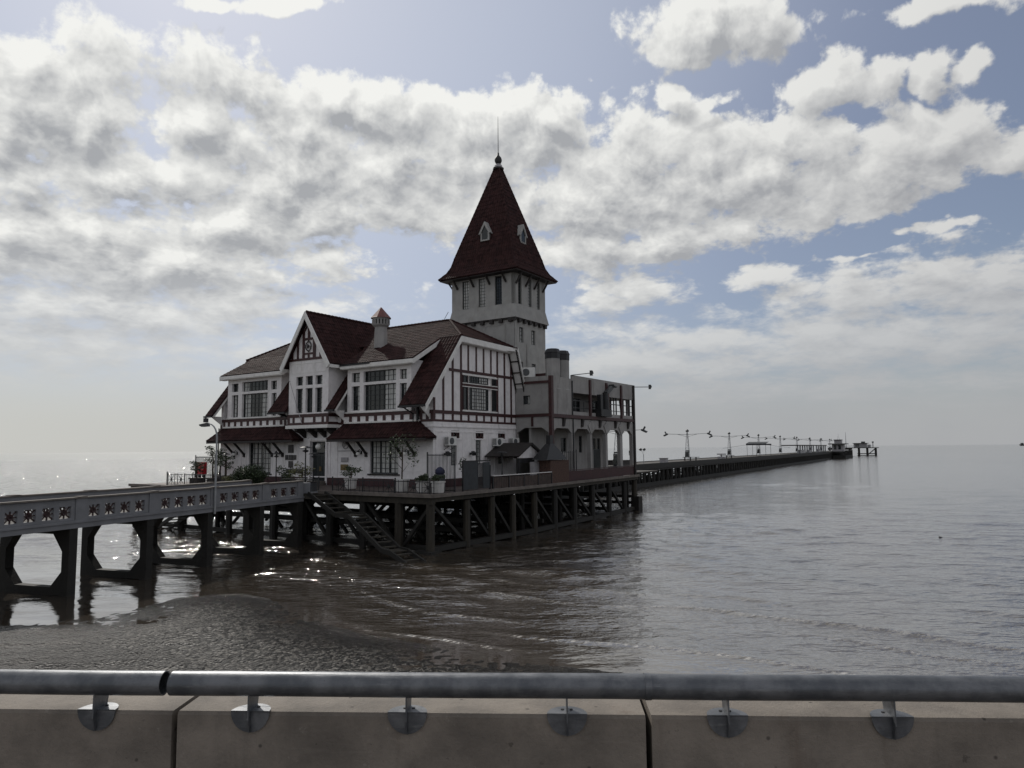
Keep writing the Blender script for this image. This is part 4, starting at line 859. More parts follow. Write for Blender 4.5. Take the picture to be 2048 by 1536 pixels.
# recessed ground floor and first floor walls
gh = [(15.5,16.5,5.7,6.9), (18.8,19.4,5.6,7.1), (21.6,23.1,DECK+.1,6.9)]
w = MB(); w.wall(10.7, 24.2, DECK, 8.42, gh, 1.3, .2, 'y'); w.box(-.9, 1.1, 24.0, 24.2, DECK, 8.42)
uh = [(16.8,18.6,9.0,10.4), (20.4,22.4,9.0,10.4)]
w.wall(10.7, 23.6, 8.72, 10.72, uh, 1.6, .2, 'y'); w.box(-.9, 1.4, 23.4, 23.6, 8.72, 10.72)
part('recessed_wall', w, MT['annex'], annex)
window(annex, .72, 1.4, 9.55, 10.25, 2, 1, yb+.12, curtains=((.55,.8),))
for h in gh[:2]: window(annex, *h, 3, 3, 1.2, 'y')
for h in uh: window(annex, *h, 4, 1, 1.5, 'y', curtains=((.1,.4),))
d = MB(); d.box(1.18, 1.22, 21.6, 23.1, DECK+.1, 5.9)
for k in range(6): d.box(1.22, 1.25, 21.7+k*.23, 21.8+k*.23, DECK+.2, 5.85)
dd = part('door', d, MT['door'], annex); d = MB(); d.box(1.10, 1.14, 21.6, 23.1, 5.9, 6.9); part('transom_pane', d, MT['glass'], annex)
p = MB()
for a in (10.44,): p.box(xr-.12, xr+.16, yb-.10, a+.22, DECK, 11.75)
part('steel_post', p, MT['red'], annex)
for a, z0, z1 in ((16.98,8.75,11.9), (23.35,8.75,11.85), (20.2,11.1,11.85)):
    p = MB(); p.box(xr+.0, xr+.16, a, a+.28, z0, z1); part('steel_post', p, MT['red'], annex)
p = MB(); p.box(xr-.1, xr+.16, 26.2, 26.48, DECK, 12.05); part('steel_post', p, MT['blackwood'], annex)
bm_ = MB(); bm_.box(.05, xr-.12, yb-.08, yb, 11.18, 11.38); bm_.box(.05, xr-.12, yb-.08, yb, 8.52, 8.76); bm_.box(xr, xr+.12, yb+.24, 26.2, 8.46, 8.74); bm_.box(1.5, 1.7, yb-.05, yb, 7.75, 8.5)
part('steel_beam', bm_, MT['red'], annex)
for i, a in enumerate((12.25,15.45,18.8,22.0,24.8)):
    t = MB(); t.prism([(xr,a,7.78),(xr+.1,a,7.78),(xr+.22,a,8.46),(xr,a,8.46)], (0,.3,0)); part('steel_corbel', t, MT['blackwood'], annex)
dm = MB()
for a in (17.3, 20.35, 23.46):
    dm.prism([(xr,a-.62,7.95),(xr,a,7.15),(xr,a+.62,7.95),(xr,a,8.4)], (.07,0,0))
part('column_head', dm, MT['annex'], annex)
# open gallery at the far end: posts, rails and hanging strips
g = MB()
for a in (20.9,21.5,22.1,22.6,24.2,24.9,25.5): g.box(xr-.12, xr-.04, a, a+.10, 9.05, 10.7)
for b in (2.9,2.2,1.5,.8,0,-1,-2,-3): g.box(b, b+.1, 26.2, 26.3, 8.72, 10.7)
g.box(xr-.12, xr-.05, 14.1, 26.3, 9.95, 10.02); g.box(xr-.12, xr-.05, 14.1, 26.3, 9.35, 9.4)
for a in (14.6,15.4,16.2): g.box(xr-.11, xr-.06, a, a+.05, 9.05, 9.95)
part('gallery_rail', g, MT['black'], annex)
c = MB()
for b in (1.9,2.6,.6): c.prism([(b,26.1,10.65),(b+.45,26.1,10.65),(b+.3,26.1,9.1),(b+.2,26.1,9.0)], (0,.03,0))
part('canvas_strip', c, MT['plaque'], annex)
# twin flues
for a in (11.75, 13.28):
    f = MB(); f.lathe((2.78,a,8.75), [(.66,0),(.66,2.0),(.60,2.1),(.60,4.5)], 8); o = part('flue', f, MT['annex'], annex)
    f = MB(); f.lathe((2.78,a,13.25), [(.63,0),(.63,.42),(.66,.44),(.66,.52),(.54,.76),(.50,.80)], 8); part('flue_cap', f, MT['black'], o)
pp = MB(); pp.tube([(xr+.06,14.02,8.5),(xr+.06,14.02,3.5)], .05, 6); pp.tube([(xr+.05,13.95,11.6),(xr+.05,13.95,8.7)], .06, 6); part('drain_pipe', pp, MT['black'], annex)
ex = MB(); ex.box(xr-.4, xr+.55, 18.3, 20.4, 8.78, 9.4); ex.lathe((xr+.3,19.7,9.4), [(.3,0),(.28,.9),(.24,1.2),(.24,1.5)], 10)
ex.box(xr+.05, xr+.4, 18.5, 19.0, 9.4, 10.7); part('exhaust_box', ex, MT['black'], annex)
ex = MB(); ex.beam((xr+.3,19.9,9.5), (xr+.3,19.9,10.9), .36); part('exhaust_duct', ex, MT['red'], annex)
ex = MB(); ex.beam((xr+.3,19.8,10.85), (xr+.3,21.0,11.55), .34); ex.prism([(xr+.1,20.8,11.75),(xr+.6,20.8,11.75),(xr+.6,21.5,11.6),(xr+.1,21.5,11.6)], (0,0,-.12)); part('exhaust_cowl', ex, MT['lamp'], annex)
rb = MB(); rb.box(.9, 2.5, 11.5, 11.7, 11.2, 12.1); part('roof_bulkhead', rb, MT['red'], annex)
rb = MB(); rb.box(.05, xr-.2, 10.66, 11.4, 11.05, 11.2); part('roof_slab', rb, MT['annex'], annex)

# ---------------------------------------------------------------- the piled platform
plat = thing('platform', 'dark timber platform on tarred piles carrying the clubhouse', 'platform', (4.9, -6, 0), HOUSE)
def xe(y): return 4.9-1.35*min(1, max(0, (y-6)/20.7))       # the right edge tapers in towards the pier
RE = [(4.9,-6),(4.9,6),(xe(26.7),26.7)]
def edge_run(mb, o0, o1, z0, z1, ya=-6):
    pts = [(4.9,ya),(4.9,6),(xe(26.7),26.7)]
    for (xa, y0), (xb, y1) in zip(pts[:-1], pts[1:]): mb.prism([(xa+o0,y0,z0),(xa+o1,y0,z0),(xb+o1,y1,z0),(xb+o0,y1,z0)], (0,0,z1-z0))
d = MB(); d.prism([(-27.3,-6,DECK-.14),(4.9,-6,DECK-.14),(4.9,6,DECK-.14),(xe(26.7),26.7,DECK-.14),(-27.3,26.7,DECK-.14)], (0,0,.134)); part('deck', d, MT['deck'], plat)
d = MB(); d.box(-19, .2, 26.702, 40, DECK-.14, DECK-.006); part('rear_deck', d, MT['pierdeck'], plat)
e = MB(); e.box(-27.35, 5.0, -6.12, -6.002, DECK-.16, DECK+.05); edge_run(e, .002, .12, DECK-.16, DECK+.05); part('kerb', e, MT['slab'], plat)
e = MB(); e.box(-27.3, 4.85, -5.95, -5.6, DECK-.55, DECK-.15); edge_run(e, -.40, -.05, DECK-.42, DECK-.15, -5.6); e.box(-27.3, -27, -5.6, 26.7, DECK-.55, DECK-.15); part('edge_beam', e, MT['pileface'], plat)
for y in (-2.4, .8, 4.0, 7.2, 10.4, 13.6, 16.8, 20.0, 23.2, 26.4):
    b = MB(); b.box(-27, xe(y)-.45, y-.14, y+.14, DECK-.52, DECK-.15); part('joist', b, MT['pile'], plat)
front_x = [4.55, 2.1, -.9, -3.9, -6.6, -9.4, -11.4, -14.4, -17.4, -20.4, -23.4, -26.8]
right_y = [-2.3, .4, 2.9, 5.71, 8.92, 12.44, 16.02, 19.76, 23.48]
np_ = 0
def pile(x, y, r, m='pile', top=DECK-.5, bot=-1.6):
    mb = MB(); mb.lathe((x, y, 0), [(r*1.06, bot), (r, 0), (r*.97, top)], 8); part('pile', mb, MT[m], plat)
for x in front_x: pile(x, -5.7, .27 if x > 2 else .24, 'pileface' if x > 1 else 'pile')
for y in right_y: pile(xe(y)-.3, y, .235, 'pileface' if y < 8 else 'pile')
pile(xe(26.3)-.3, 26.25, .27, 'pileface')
for j, y in enumerate((-2.4, .8, 4.0, 7.2, 13.6, 20.0, 26.4)):
    for i, x in enumerate((2.2, -.6, -3.8, -7.0, -10.2, -13.4, -17, -21, -25)):
        if j > 3 and i % 2: continue
        pile(x+.2*((i*7+j*3) % 5-2), y, .2)
# raking braces, walers and stringers
for x0, x1 in ((4.5,2.3), (-.7,1.9), (-3.7,-1.0), (-6.5,-4.0), (-14.2,-11.5), (-20.2,-17.5), (-26.5,-23.6)):
    b = MB(); b.beam((x1,-5.55,.2), (x0,-5.55,2.8), .2, .18); part('brace', b, MT['pile'], plat)
for a, b_ in zip([-5.6]+right_y[:-1], right_y):
    b = MB(); b.beam((xe(a)-.45, a+.1, 2.8), (xe(b_)-.45, b_-.1, .35), .2, .18); part('brace', b, MT['pile'], plat)
for k, y in enumerate((-2.4, .8, 7.2, 13.6, 20.0)):
    for x0 in (-26, -19, -12, -5):
        b = MB(); b.beam((x0, y+.25, .2), (x0+3.2*(1 if k % 2 else 1), y+.25, 2.8), .18); b.beam((x0+3.3, y+.3, 2.8), (x0+6, y+.3, .2), .18); part('cross_brace', b, MT['pile'], plat)
wl = [(0.25, -5.45), (.95, -2.1), (1.55, -2.1), (.6, 1.1), (1.3, 1.1), (1.9, 4.2), (.7, 7.4), (1.4, 7.4), (.9, 13.8), (1.6, 13.8), (.6, 20.2), (1.3, 26.6), (.7, 26.6), (1.9, 20.2)]
for z, y in wl:
    b = MB(); b.box(-27, xe(y)-.5, y-.1, y+.1, z-.14, z+.14); part('waler', b, MT['pile'], plat)
b = MB(); edge_run(b, -.55, -.15, .06, .36, -5.6); part('waler', b, MT['pile'], plat)
b = MB(); b.box(3.05, 3.85, 25.9, 26.8, -1.6, 1.35); part('fender_block', b, MT['pile'], plat)
b = MB(); b.box(3.6, 5.0, -6.2, -5.2, -.3, .14); part('pile_cap', b, MT['leg'], plat)

# ---------------------------------------------------------------- timber stairs
def stairs(name, label, path, wid):
    """path: points (x, y, z) of the outer stringer; the inner one runs `wid` metres nearer the deck."""
    t = thing(name, label, 'stairs', path[-1], HOUSE, 'timber stairs down to the water')
    for p, q in zip(path[:-1], path[1:]):
        p, q = Vector(p), Vector(q); o = Vector((.35, wid, .0))
        for a in (Vector(), o): s = MB(); s.beam(p+a, q+a, .10, .26); part('stringer', s, MT['pile'], t)
        k = max(3, int(abs(q.x-p.x)/.3)) if abs(p.z-q.z) < .1 else max(3, int(abs(q.z-p.z)/.22))
        for i in range(k):
            c = p+(q-p)*((i+.5)/k); tr = MB(); tr.prism([c+Vector((-.14,.06,.03)), c+Vector((.14,.06,.03)), c+Vector((.14,0,.03))+o-Vector((0,.06,0)), c+Vector((-.14,0,.03))+o-Vector((0,.06,0))], (0,0,-.06)); part('tread', tr, MT['pileface'], t)
    return t
stairs('stairs', 'weathered timber stairs zigzagging from the deck to the water by the corner pile', [(-4.1,-7.3,3.3),(-1.3,-7.6,2.1),(-.1,-7.7,2.1),(3.5,-8.6,.45),(4.2,-8.7,.40),(6.3,-9.1,-.3)], 1.05)
stairs('stairs', 'dark timber stairs under the left end of the platform behind the bridge', [(-16.8,-7.2,2.2),(-22.6,-7.2,-.4)], 1.0)
# ---------------------------------------------------------------- concrete access bridge
br = thing('bridge', 'grey concrete footbridge with pierced parapets leading from the shore to the clubhouse', 'bridge', (0, -16, 0), BRIDGE)
zt, zb_, B = 4.11, 2.80, 4.15
HS = [(-18.55,-18.05),(-17.8,-17.3),(-17.03,-16.53),(-16.29,-15.76),(-14.91,-14.39),(-14.11,-13.59),(-13.3,-12.78),(-12.5,-11.97),(-10.97,-10.44),(-10.14,-9.61),(-9.32,-8.78),(-8.51,-7.96),(-7.01,-6.45),(-6.13,-5.57),(-5.27,-4.70),(-4.44,-3.87),(-2.8,-2.22),(-1.89,-1.3),(-.98,-.38)]
HS += [(-22.3+.76*i, -21.8+.76*i) for i in range(4)] + [(-26.1+.76*i, -25.6+.76*i) for i in range(4)]
holes = [(a_, b_, 3.25, 3.74) for a_, b_ in HS]
p = MB(); p.wall(-42, .25, 3.14, zt-.07, holes, -.02, .16, 'y'); part('near_parapet', p, MT['bridge'], br)
p = MB(); p.wall(-42, .25, 3.14, zt-.07, holes, -B+.16, .16, 'y'); part('far_parapet', p, MT['bridge'], br)
p = MB()
for x in (.02, -B): p.box(x-.22, x+.06 if x > 0 else x+.22, -42, .25, zt-.065, zt)
part('coping', p, MT['slab'], br)
p = MB(); p.box(-.30, .04, -42, .3, zb_, 3.135); p.box(.04, .09, -42, .3, 3.02, 3.10); p.box(-B, -B+.3, -42, .3, zb_, 3.135); part('edge_girder', p, MT['bridge'], br)
p = MB(); p.box(-B+.3, -.30, -42, .3, 2.80, 3.12); part('road_deck', p, MT['pierdeck'], br)
for s in (-15.3,-11.45,-7.45,-3.35,-19.2,-23.0,.0):
    p = MB(); p.box(-.02, .03, s-.28, s+.28, 3.136, zt-.07); part('parapet_pilaster', p, MT['bridge'], br)
    for xa, xb in ((-.24,.10), (-B-.22,-B+.24)): p = MB(); p.box(xa, xb, s-.2, s+.2, zt, zt+.03); part('coping_block', p, MT['slab'], br)
for x in (-.10, -B+.08):
    for a, b, c, d_ in holes:
        if a < -20: continue
        u, z = (a+b)/2, (c+d_)/2; g = MB()
        for k in range(4):
            t = math.pi*k/4; g.beam((x, u-.28*math.cos(t)*(1 if k % 2 == 0 else 1.2), z-.26*math.sin(t)*(1 if k % 2 == 0 else 1.2)), (x, u+.28*math.cos(t)*(1 if k % 2 == 0 else 1.2), z+.26*math.sin(t)*(1 if k % 2 == 0 else 1.2)), .045+.001*k, .05, (1,0,0))
        k = 14; g.tube([(x, u+.1*math.cos(6.2832*i/k), z+.1*math.sin(6.2832*i/k)) for i in range(k+1)], .05, 5, False)
        if x < -1 and a < -16: continue
        part('wheel_grille', g, MT['grillered'], br)
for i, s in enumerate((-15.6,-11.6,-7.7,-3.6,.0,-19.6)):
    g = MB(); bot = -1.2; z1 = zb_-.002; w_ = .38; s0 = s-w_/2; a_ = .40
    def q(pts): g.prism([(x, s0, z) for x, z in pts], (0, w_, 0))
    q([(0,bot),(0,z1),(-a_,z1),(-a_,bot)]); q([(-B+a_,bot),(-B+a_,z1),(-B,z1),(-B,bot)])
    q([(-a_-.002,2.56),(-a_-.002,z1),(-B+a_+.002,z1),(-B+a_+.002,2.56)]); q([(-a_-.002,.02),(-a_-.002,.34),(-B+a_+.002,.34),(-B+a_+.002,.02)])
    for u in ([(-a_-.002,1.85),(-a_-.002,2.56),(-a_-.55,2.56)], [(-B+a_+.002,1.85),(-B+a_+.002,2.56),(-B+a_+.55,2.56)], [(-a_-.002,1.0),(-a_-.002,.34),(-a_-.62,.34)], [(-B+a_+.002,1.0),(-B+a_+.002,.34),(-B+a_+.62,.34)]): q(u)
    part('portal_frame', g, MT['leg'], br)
g = MB(); g.box(-.3, .5, .32, 1.0, 3.4, 3.95); g.box(-.36, .56, .26, 1.06, 3.3, 3.4); part('end_pedestal', g, MT['bridge'], br)
g = MB()
for k in range(6): g.beam((.53, .34+k*.13, 3.4), (.53, .34+k*.13, 4.0), .03)
g.box(.5, .56, .3, 1.05, 3.96, 4.02); part('end_railing', g, MT['black'], br)
cb = MB(); cb.tube([(-B+.2,-24,1.95),(-B+.1,-22.4,1.62),(-B+.1,-21.5,1.55),(-B+.1,-20.6,1.62),(-B+.1,-20.0,1.9),(-B+.1,-19.8,2.3)], .025, 6)
solo('cable', cb, MT['black'], 'loose black cable hanging beneath the bridge at the left edge', 'cable', (-B, -22, 1.5), BRIDGE)
cb = MB(); cb.tube([(-1.2,-10.4,2.8),(-1.15,-10.42,1.8),(-1.2,-10.4,1.0),(-1.35,-10.45,.35)], .022, 6)
solo('cable', cb, MT['black'], 'thin black cable hanging straight down between the second and third bridge frames', 'cable', (-1.2, -10.4, .35), BRIDGE)
yb_ = MB(); yb_.box(-B+.40, -B+.46, -19.6, -17.2, 3.3, 4.25); yb_.box(-B+.36, -B+.5, -19.7, -19.6, 3.13, 4.27); yb_.box(-B+.36, -B+.5, -17.2, -17.1, 3.13, 4.27)
solo('barrier_board', yb_, MT['yellow'], 'dull yellow board leaning inside the far bridge parapet', 'board', (-B+.4, -18.4, 3.13), BRIDGE)

# ---------------------------------------------------------------- the long pier
pier = thing('pier', 'long dark timber pier running out to the horizon behind the clubhouse', 'pier', (0, -44, 0), PIER)
L = 372
d = MB(); d.box(-3.5, 3.5, -44, L, DECK-.16, DECK-.008); part('deck', d, MT['pierdeck'], pier)
d = MB(); d.box(3.502, 3.62, -44, L, DECK-.72, DECK+.12); d.box(-3.62, -3.502, -44, L, DECK-.55, DECK+.12); part('edge_board', d, MT['pile'], pier)
d = MB(); d.box(3.25, 3.5, -44, L, -.3, .55); d.box(-3.5, -3.25, -44, L, .55, .85); d.box(3.3, 3.5, -44, L, DECK-1.0, DECK-.75); part('waler', d, MT['pile'], pier)
for i in range(90):
    y = -42 + i*4.62; g = MB()
    for x in (-3.1, 0, 3.25): g.lathe((x, y, 0), [(.25,-1.8),(.24,0),(.23,DECK-.2)], 6)
    
    for x in (-3.1, 3.25): g.lathe((x, y+2.31, 0), [(.22,-1.8),(.21,0),(.20,DECK-.2)], 6)
    g.box(-3.4, 3.45, y-.18, y+.18, DECK-.50, DECK-.17); g.beam((-3.0,y+.3,.5), (3.1,y+.3,2.7), .2); g.beam((3.1,y-.3,.4), (3.1,y-2.3,2.8), .2); g.box(-3.3, 3.4, y-.16, y+.16, .2, .54)
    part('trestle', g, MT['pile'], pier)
# landing stage and head of the pier
g = MB(); g.box(3.7, 9, 262, 300, DECK-.5, DECK); g.box(3.7, 9.2, 262, 300, -.2, 1.5)
for k in range(9): g.box(8.9, 9.3, 262.5+k*4.6, 263.2+k*4.6, -1.5, 3.6)
part('landing_stage', g, MT['pile'], pier)
g = MB(); g.box(-10, 17, 372.01, 388, DECK+1.1, DECK+1.5); g.box(-10, 3.5, 371.5, 372, DECK+.2, DECK+1.1); part('head_deck', g, MT['pile'], pier)
for x in (-9,-3,2,7,11.5,16):
    g = MB(); g.box(x-.6, x+.6, 372.4, 373.6, -1.5, DECK+1.1); part('head_pile', g, MT['pile'], pier)
g = MB(); g.beam((11.8,373,.6), (15.8,373,4.2), .5); g.box(6, 16, 372.7, 373.3, .9, 1.4); g.box(6, 16, 372.7, 373.3, -.1, .3); part('head_brace', g, MT['pile'], pier)
g = MB()
for k in range(16): g.beam((-8+k*1.5,372.6,DECK+1.5), (-12+k*1.5,372.6,DECK+2.6), .08)
g.box(-8, 15, 372.55, 372.65, DECK+2.55, DECK+2.65); part('head_railing', g, MT['steel'], pier)
# lamp masts
def mast(y, label, first=None):
    if first: return dup(first, (0, y, DECK), PIER, label)
    t = thing('lamp_mast', label, 'lamp mast', (0, y, DECK), PIER, 'lattice lamp masts along the pier'); h = 5.7
    leg = [(-.55,y-.4),(.55,y-.4),(0,y+.55)]
    for x, yy in leg: g = MB(); g.tube([(x,yy,DECK),(x*.18,y+(yy-y)*.18,DECK+h)], .045, 5); part('mast_leg', g, MT['steel'], t)
    g = MB()
    for k in range(7):
        f0, f1 = k/7, (k+1)/7
        for a, b in ((0,1),(1,2),(2,0)):
            P = lambda i, f: (leg[i][0]*(1-.82*f), y+(leg[i][1]-y)*(1-.82*f), DECK+h*f)
            g.tube([P(a,f0), P(b,f1)], .022, 4); g.tube([P(a,f1), P(b,f1)], .02, 4)
    part('mast_lattice', g, MT['steel'], t)
    g = MB(); g.lathe((0,y,DECK+h), [(.28,0),(.34,.12),(.30,.3),(.05,.52)], 8); part('mast_cap', g, MT['lamp'], t)
    for s in (-1, 1):
        g = MB(); g.tube([(0,y,DECK+h-.55),(s*4.4,y,DECK+h-.35)], .05, 5); g.tube([(0,y,DECK+h-1.0),(s*2.0,y,DECK+h-.48)], .035, 4); a = part('mast_arm', g, MT['steel'], t)
        g = MB(); g.prism([(s*4.1,y-.3,DECK+h-.25),(s*4.9,y-.3,DECK+h-.62),(s*4.75,y-.3,DECK+h-.85),(s*4.0,y-.3,DECK+h-.5)], (0,.6,0)); g.beam((s*4.35,y,DECK+h-.35),(s*4.6,y,DECK+h+.1),.22); part('floodlight', g, MT['lamp'], a)
    g = MB(); g.box(-.35,.35,y-.75,y-.35,DECK+.7,DECK+1.7); g.box(-.3,.3,y-.45,y+.3,DECK+1.75,DECK+2.0); part('control_box', g, MT['lamp'], t)
    return t
names = ['lattice lamp mast seen through the annex arcade', 'nearest full lamp mast on the pier, right of the annex', 'second lamp mast along the pier past the annex', 'third lamp mast along the pier past the annex', 'lamp mast beside the dark canopy on the pier', 'fifth lamp mast along the pier past the annex', 'sixth lamp mast, standing at the long shelter roof', 'seventh lamp mast along the pier, just short of the control cabin', 'lamp mast nearest the pier cabin']
m0 = None
for k, nm in enumerate(names):
    y = 39.5+(k-1)*(35.5 if k > 0 else 38); m = mast(y, nm, m0); m0 = m0 or m
# things standing on the pier
def bench(y, x, label):
    t = thing('bench', label, 'bench', (x, y, DECK), PIER, 'benches on the pier')
    g = MB(); g.box(x-1.6, x+1.6, y-.25, y+.25, DECK+.62, DECK+.72); part('seat', g, MT['blackwood'], t)
    for dx in (-1.3,-.2,.9): g = MB(); g.box(x+dx, x+dx+.15, y-.2, y+.2, DECK, DECK+.62); part('leg', g, MT['blackwood'], t)
    return t
bench(36, 1.6, 'dark bench on the pier left of the nearest mast foot'); bench(62, 2.4, 'low dark bench on the pier short of the second mast')
c = MB(); c.box(1.9, 3.0, 16, 17.2, DECK, DECK+.75); c.box(1.8, 3.1, 15.9, 17.3, DECK+.75, DECK+.85); solo('storage_box', c, MT['plaque'], 'pale box with a dark lid on the near pier', 'box', (2.4, 16.6, DECK), PIER)
c = MB(); c.box(1.5, 3.0, 57, 58, DECK, DECK+.5); c.box(1.4, 3.1, 56.9, 58.1, DECK+.9, DECK+1.15); c.box(2.1, 2.3, 57.4, 57.6, DECK+.5, DECK+.9); solo('storage_box', c, MT['plaque'], 'pale box with a raised grey top between the first two masts', 'box', (2.2, 57.5, DECK), PIER)
t = thing('floodlight_post', 'short post with twin round floodlights on the near pier', 'floodlight', (1.4, 9.5, DECK), PIER)
g = MB(); g.tube([(1.4,9.5,DECK),(1.4,9.5,DECK+1.5)], .05, 6); g.tube([(1.0,9.5,DECK+2.3),(1.4,9.5,DECK+1.4),(1.5,9.5,DECK+2.3)], .035, 5); part('post', g, MT['steel'], t)
for dx in (-.5, .12): g = MB(); g.lathe((1.4+dx,9.5,DECK+2.1), [(.08,0),(.24,.12),(.26,.3),(.12,.42)], 10); part('floodlight_head', g, MT['lamp'], t)
g = MB(); g.box(-2.2, .9, 0.5, 5, DECK, DECK+.62); g.box(-2.3, 1.0, .4, 5.1, DECK+.62, DECK+.72); solo('cover', g, MT['blackwood'], 'long dark low cover lying on the near pier', 'cover', (-.5, 3, DECK), PIER)
t = thing('canopy', 'dark open canopy on thin poles with spread guy lines on the pier', 'canopy', (1, 108, DECK), PIER)
g = MB(); g.prism([(-2.2,104,DECK+3.0),(3.2,104,DECK+3.0),(3.2,112,DECK+3.0),(-2.2,112,DECK+3.0)], (0,0,.4)); g.prism([(-2.2,104,DECK+3.4),(3.2,104,DECK+3.4),(3.2,108,DECK+3.9),(-2.2,108,DECK+3.9)], (0,0,.06)); part('canopy_top', g, MT['canvas'], t)
for x, y in ((-2,104.3),(3,104.3),(3,111.7),(-2,111.7),(.5,104.3)): g = MB(); g.tube([(x,y,DECK),(x,y,DECK+3.05)], .05, 5); part('canopy_pole', g, MT['lamp'], t)
g = MB(); g.tube([(-2.2,104,DECK+3.1),(-8,101,DECK+2.2)], .03, 4); g.tube([(3.2,104,DECK+3.1),(9.5,104,DECK+2.2)], .03, 4); part('guy_line', g, MT['black'], t)
t = thing('shelter', 'long open shelter with a flat dark roof far along the pier', 'shelter', (1, 185, DECK), PIER)
g = MB(); g.box(-2.6, 3.2, 162, 205, DECK+2.75, DECK+3.1); part('shelter_roof', g, MT['blackwood'], t)
for k in range(8): g = MB(); g.box(2.6, 3.0, 163+k*5.8, 163.6+k*5.8, DECK, DECK+2.75); part('shelter_post', g, MT['steel'], t)
g = MB(); g.box(2.0, 2.9, 170, 182, DECK, DECK+1.3); g.box(2.0, 2.9, 190, 198, DECK, DECK+1.2); part('shelter_counter', g, MT['plaque'], t)
t = thing('shelter', 'second flat-roofed shelter on the pier just before the cabin', 'shelter', (1, 228, DECK), PIER)
g = MB(); g.box(-2.6, 3.2, 212, 246, DECK+2.7, DECK+3.05); part('shelter_roof', g, MT['blackwood'], t)
for k in range(6): g = MB(); g.box(2.6, 3.0, 213+k*6, 213.6+k*6, DECK, DECK+2.7); part('shelter_post', g, MT['steel'], t)
g = MB(); g.box(2.0, 2.9, 218, 226, DECK, DECK+1.4); part('shelter_counter', g, MT['plaque'], t)
t = thing('cabin', 'two-storey grey cabin with a wide flat eave near the pier head', 'cabin', (3, 274, DECK), PIER)
g = MB(); g.box(3, 8, 268, 276, DECK, DECK+3.3); g.box(4, 7, 269, 275, DECK+3.8, DECK+5.3); part('cabin_wall', g, MT['plaque'], t)
g = MB(); g.box(1.5, 9.5, 266.5, 277.5, DECK+3.3, DECK+3.75); g.box(3.8, 7.2, 268.5, 275.5, DECK+5.3, DECK+5.6); part('cabin_roof', g, MT['lamp'], t)
for x in (3.8, 5.8): g = MB(); g.box(x, x+1.1, 267.93, 267.99, DECK+.9, DECK+2.9); part('cabin_window', g, MT['glass'], t)
g = MB(); g.tube([(5.2,272,DECK+5.5),(5.6,272,DECK+8.4),(6.0,272,DECK+5.5)], .07, 5); part('cabin_aerial', g, MT['steel'], t)
t = thing('cabin', 'low pale cabin on the pier head behind the two-storey one', 'cabin', (8, 378, DECK+1.5), PIER)
g = MB(); g.box(4, 11, 376, 384, DECK+1.5, DECK+3.9); g.box(11.6, 13.2, 376, 378, DECK+1.5, DECK+3.2); part('cabin_wall', g, MT['plaque'], t)
g = MB(); g.box(3.5, 12, 375, 385, DECK+3.9, DECK+4.2); g.box(8, 10, 378, 382, DECK+4.2, DECK+5.1); part('cabin_roof', g, MT['lamp'], t)
g = MB(); g.box(5, 7, 375.9, 375.98, DECK+2.0, DECK+3.5); part('cabin_window', g, MT['glass'], t)
g = MB(); g.tube([(-.5,380,DECK+1.5),(-.5,380,DECK+11)], [.25,.08], 6); solo('flagpole', g, MT['steel'], 'tall thin mast rising from the pier head', 'mast', (-.5, 380, DECK+1.5), PIER)
g = MB(); g.tube([(14.6,374,DECK+1.5),(14.6,374,DECK+4.4)], .22, 6); g.lathe((14.6,374,DECK+4.2), [(.3,0),(.6,.3),(.6,.7),(.2,.9)], 8); solo('beacon', g, MT['lamp'], 'stubby beacon post at the right end of the pier head', 'beacon', (14.6, 374, DECK+1.5), PIER)
# ---------------------------------------------------------------- air conditioners, lamps, plaques
def aircon(y, z, label, first=None, x=.0):
    if first: return dup(first, (x, y, z), HOUSE, label)
    t = thing('air_conditioner', label, 'air conditioner', (x, y, z), HOUSE, 'air conditioners on the gable wall')
    g = MB(); g.box(x+.12, x+.50, y-.45, y+.45, z, z+.62); part('case', g, MT['ac'], t)
    g = MB(); g.lathe((0,0,0), [(.235,0),(.235,.03),(.20,.032)], 20); g.v = [(x+.50+v[2], y-.10+v[0], z+.31+v[1]) for v in g.v]; part('fan_grille', g, MT['grille'], t)
    g = MB()
    for k in range(9): g.box(x+.15+k*.037, x+.165+k*.037, y-.458, y-.45, z+.06, z+.56)
    part('side_louvre', g, MT['grille'], t)
    for dy in (-.35, .35): g = MB(); g.beam((x,y+dy,z-.03), (x+.55,y+dy,z-.03), .04); g.beam((x,y+dy,z-.3), (x+.45,y+dy,z-.05), .035); part('wall_bracket', g, MT['black'], t)
    return t
a0 = aircon(1.55, 6.27, 'white air conditioner nearest the corner, left of the first lattice window')
aircon(7.45, 6.22, 'white air conditioner between the second and third lattice windows', a0); aircon(9.72, 6.24, 'white air conditioner at the annex end of the gable wall', a0)
a3 = dup(a0, (1.0, 10.95, 11.75), HOUSE, 'white air conditioner standing on the annex roof by the tower', rz=-1.2, scale=1.25)
if 'group' in a3: del a3['group']
bx = MB(); bx.box(.35, .95, 10.75, 11.4, 11.2, 12.1); bx.lathe((.65,11.1,12.1), [(.2,0),(.2,.1)], 10); solo('water_tank', bx, MT['lamp'], 'dark box tank on the annex roof against the tower', 'tank', (.65, 11.1, 11.2), HOUSE)
an = MB(); an.tube([(2.0,13.6,10.9),(2.0,13.6,14.2)], .035, 6); an.box(1.85,2.15,13.4,13.8,13.5,13.62); an.box(1.9,2.1,13.3,13.5,12.9,13.4); an.beam((1.6,13.6,13.0),(2.4,13.6,13.0),.04); an.box(1.92,2.08,13.5,13.7,14.0,14.25)
solo('aerial_mast', an, MT['lamp'], 'thin aerial mast standing left of the twin flues', 'aerial', (2.0, 13.6, 10.9), HOUSE)
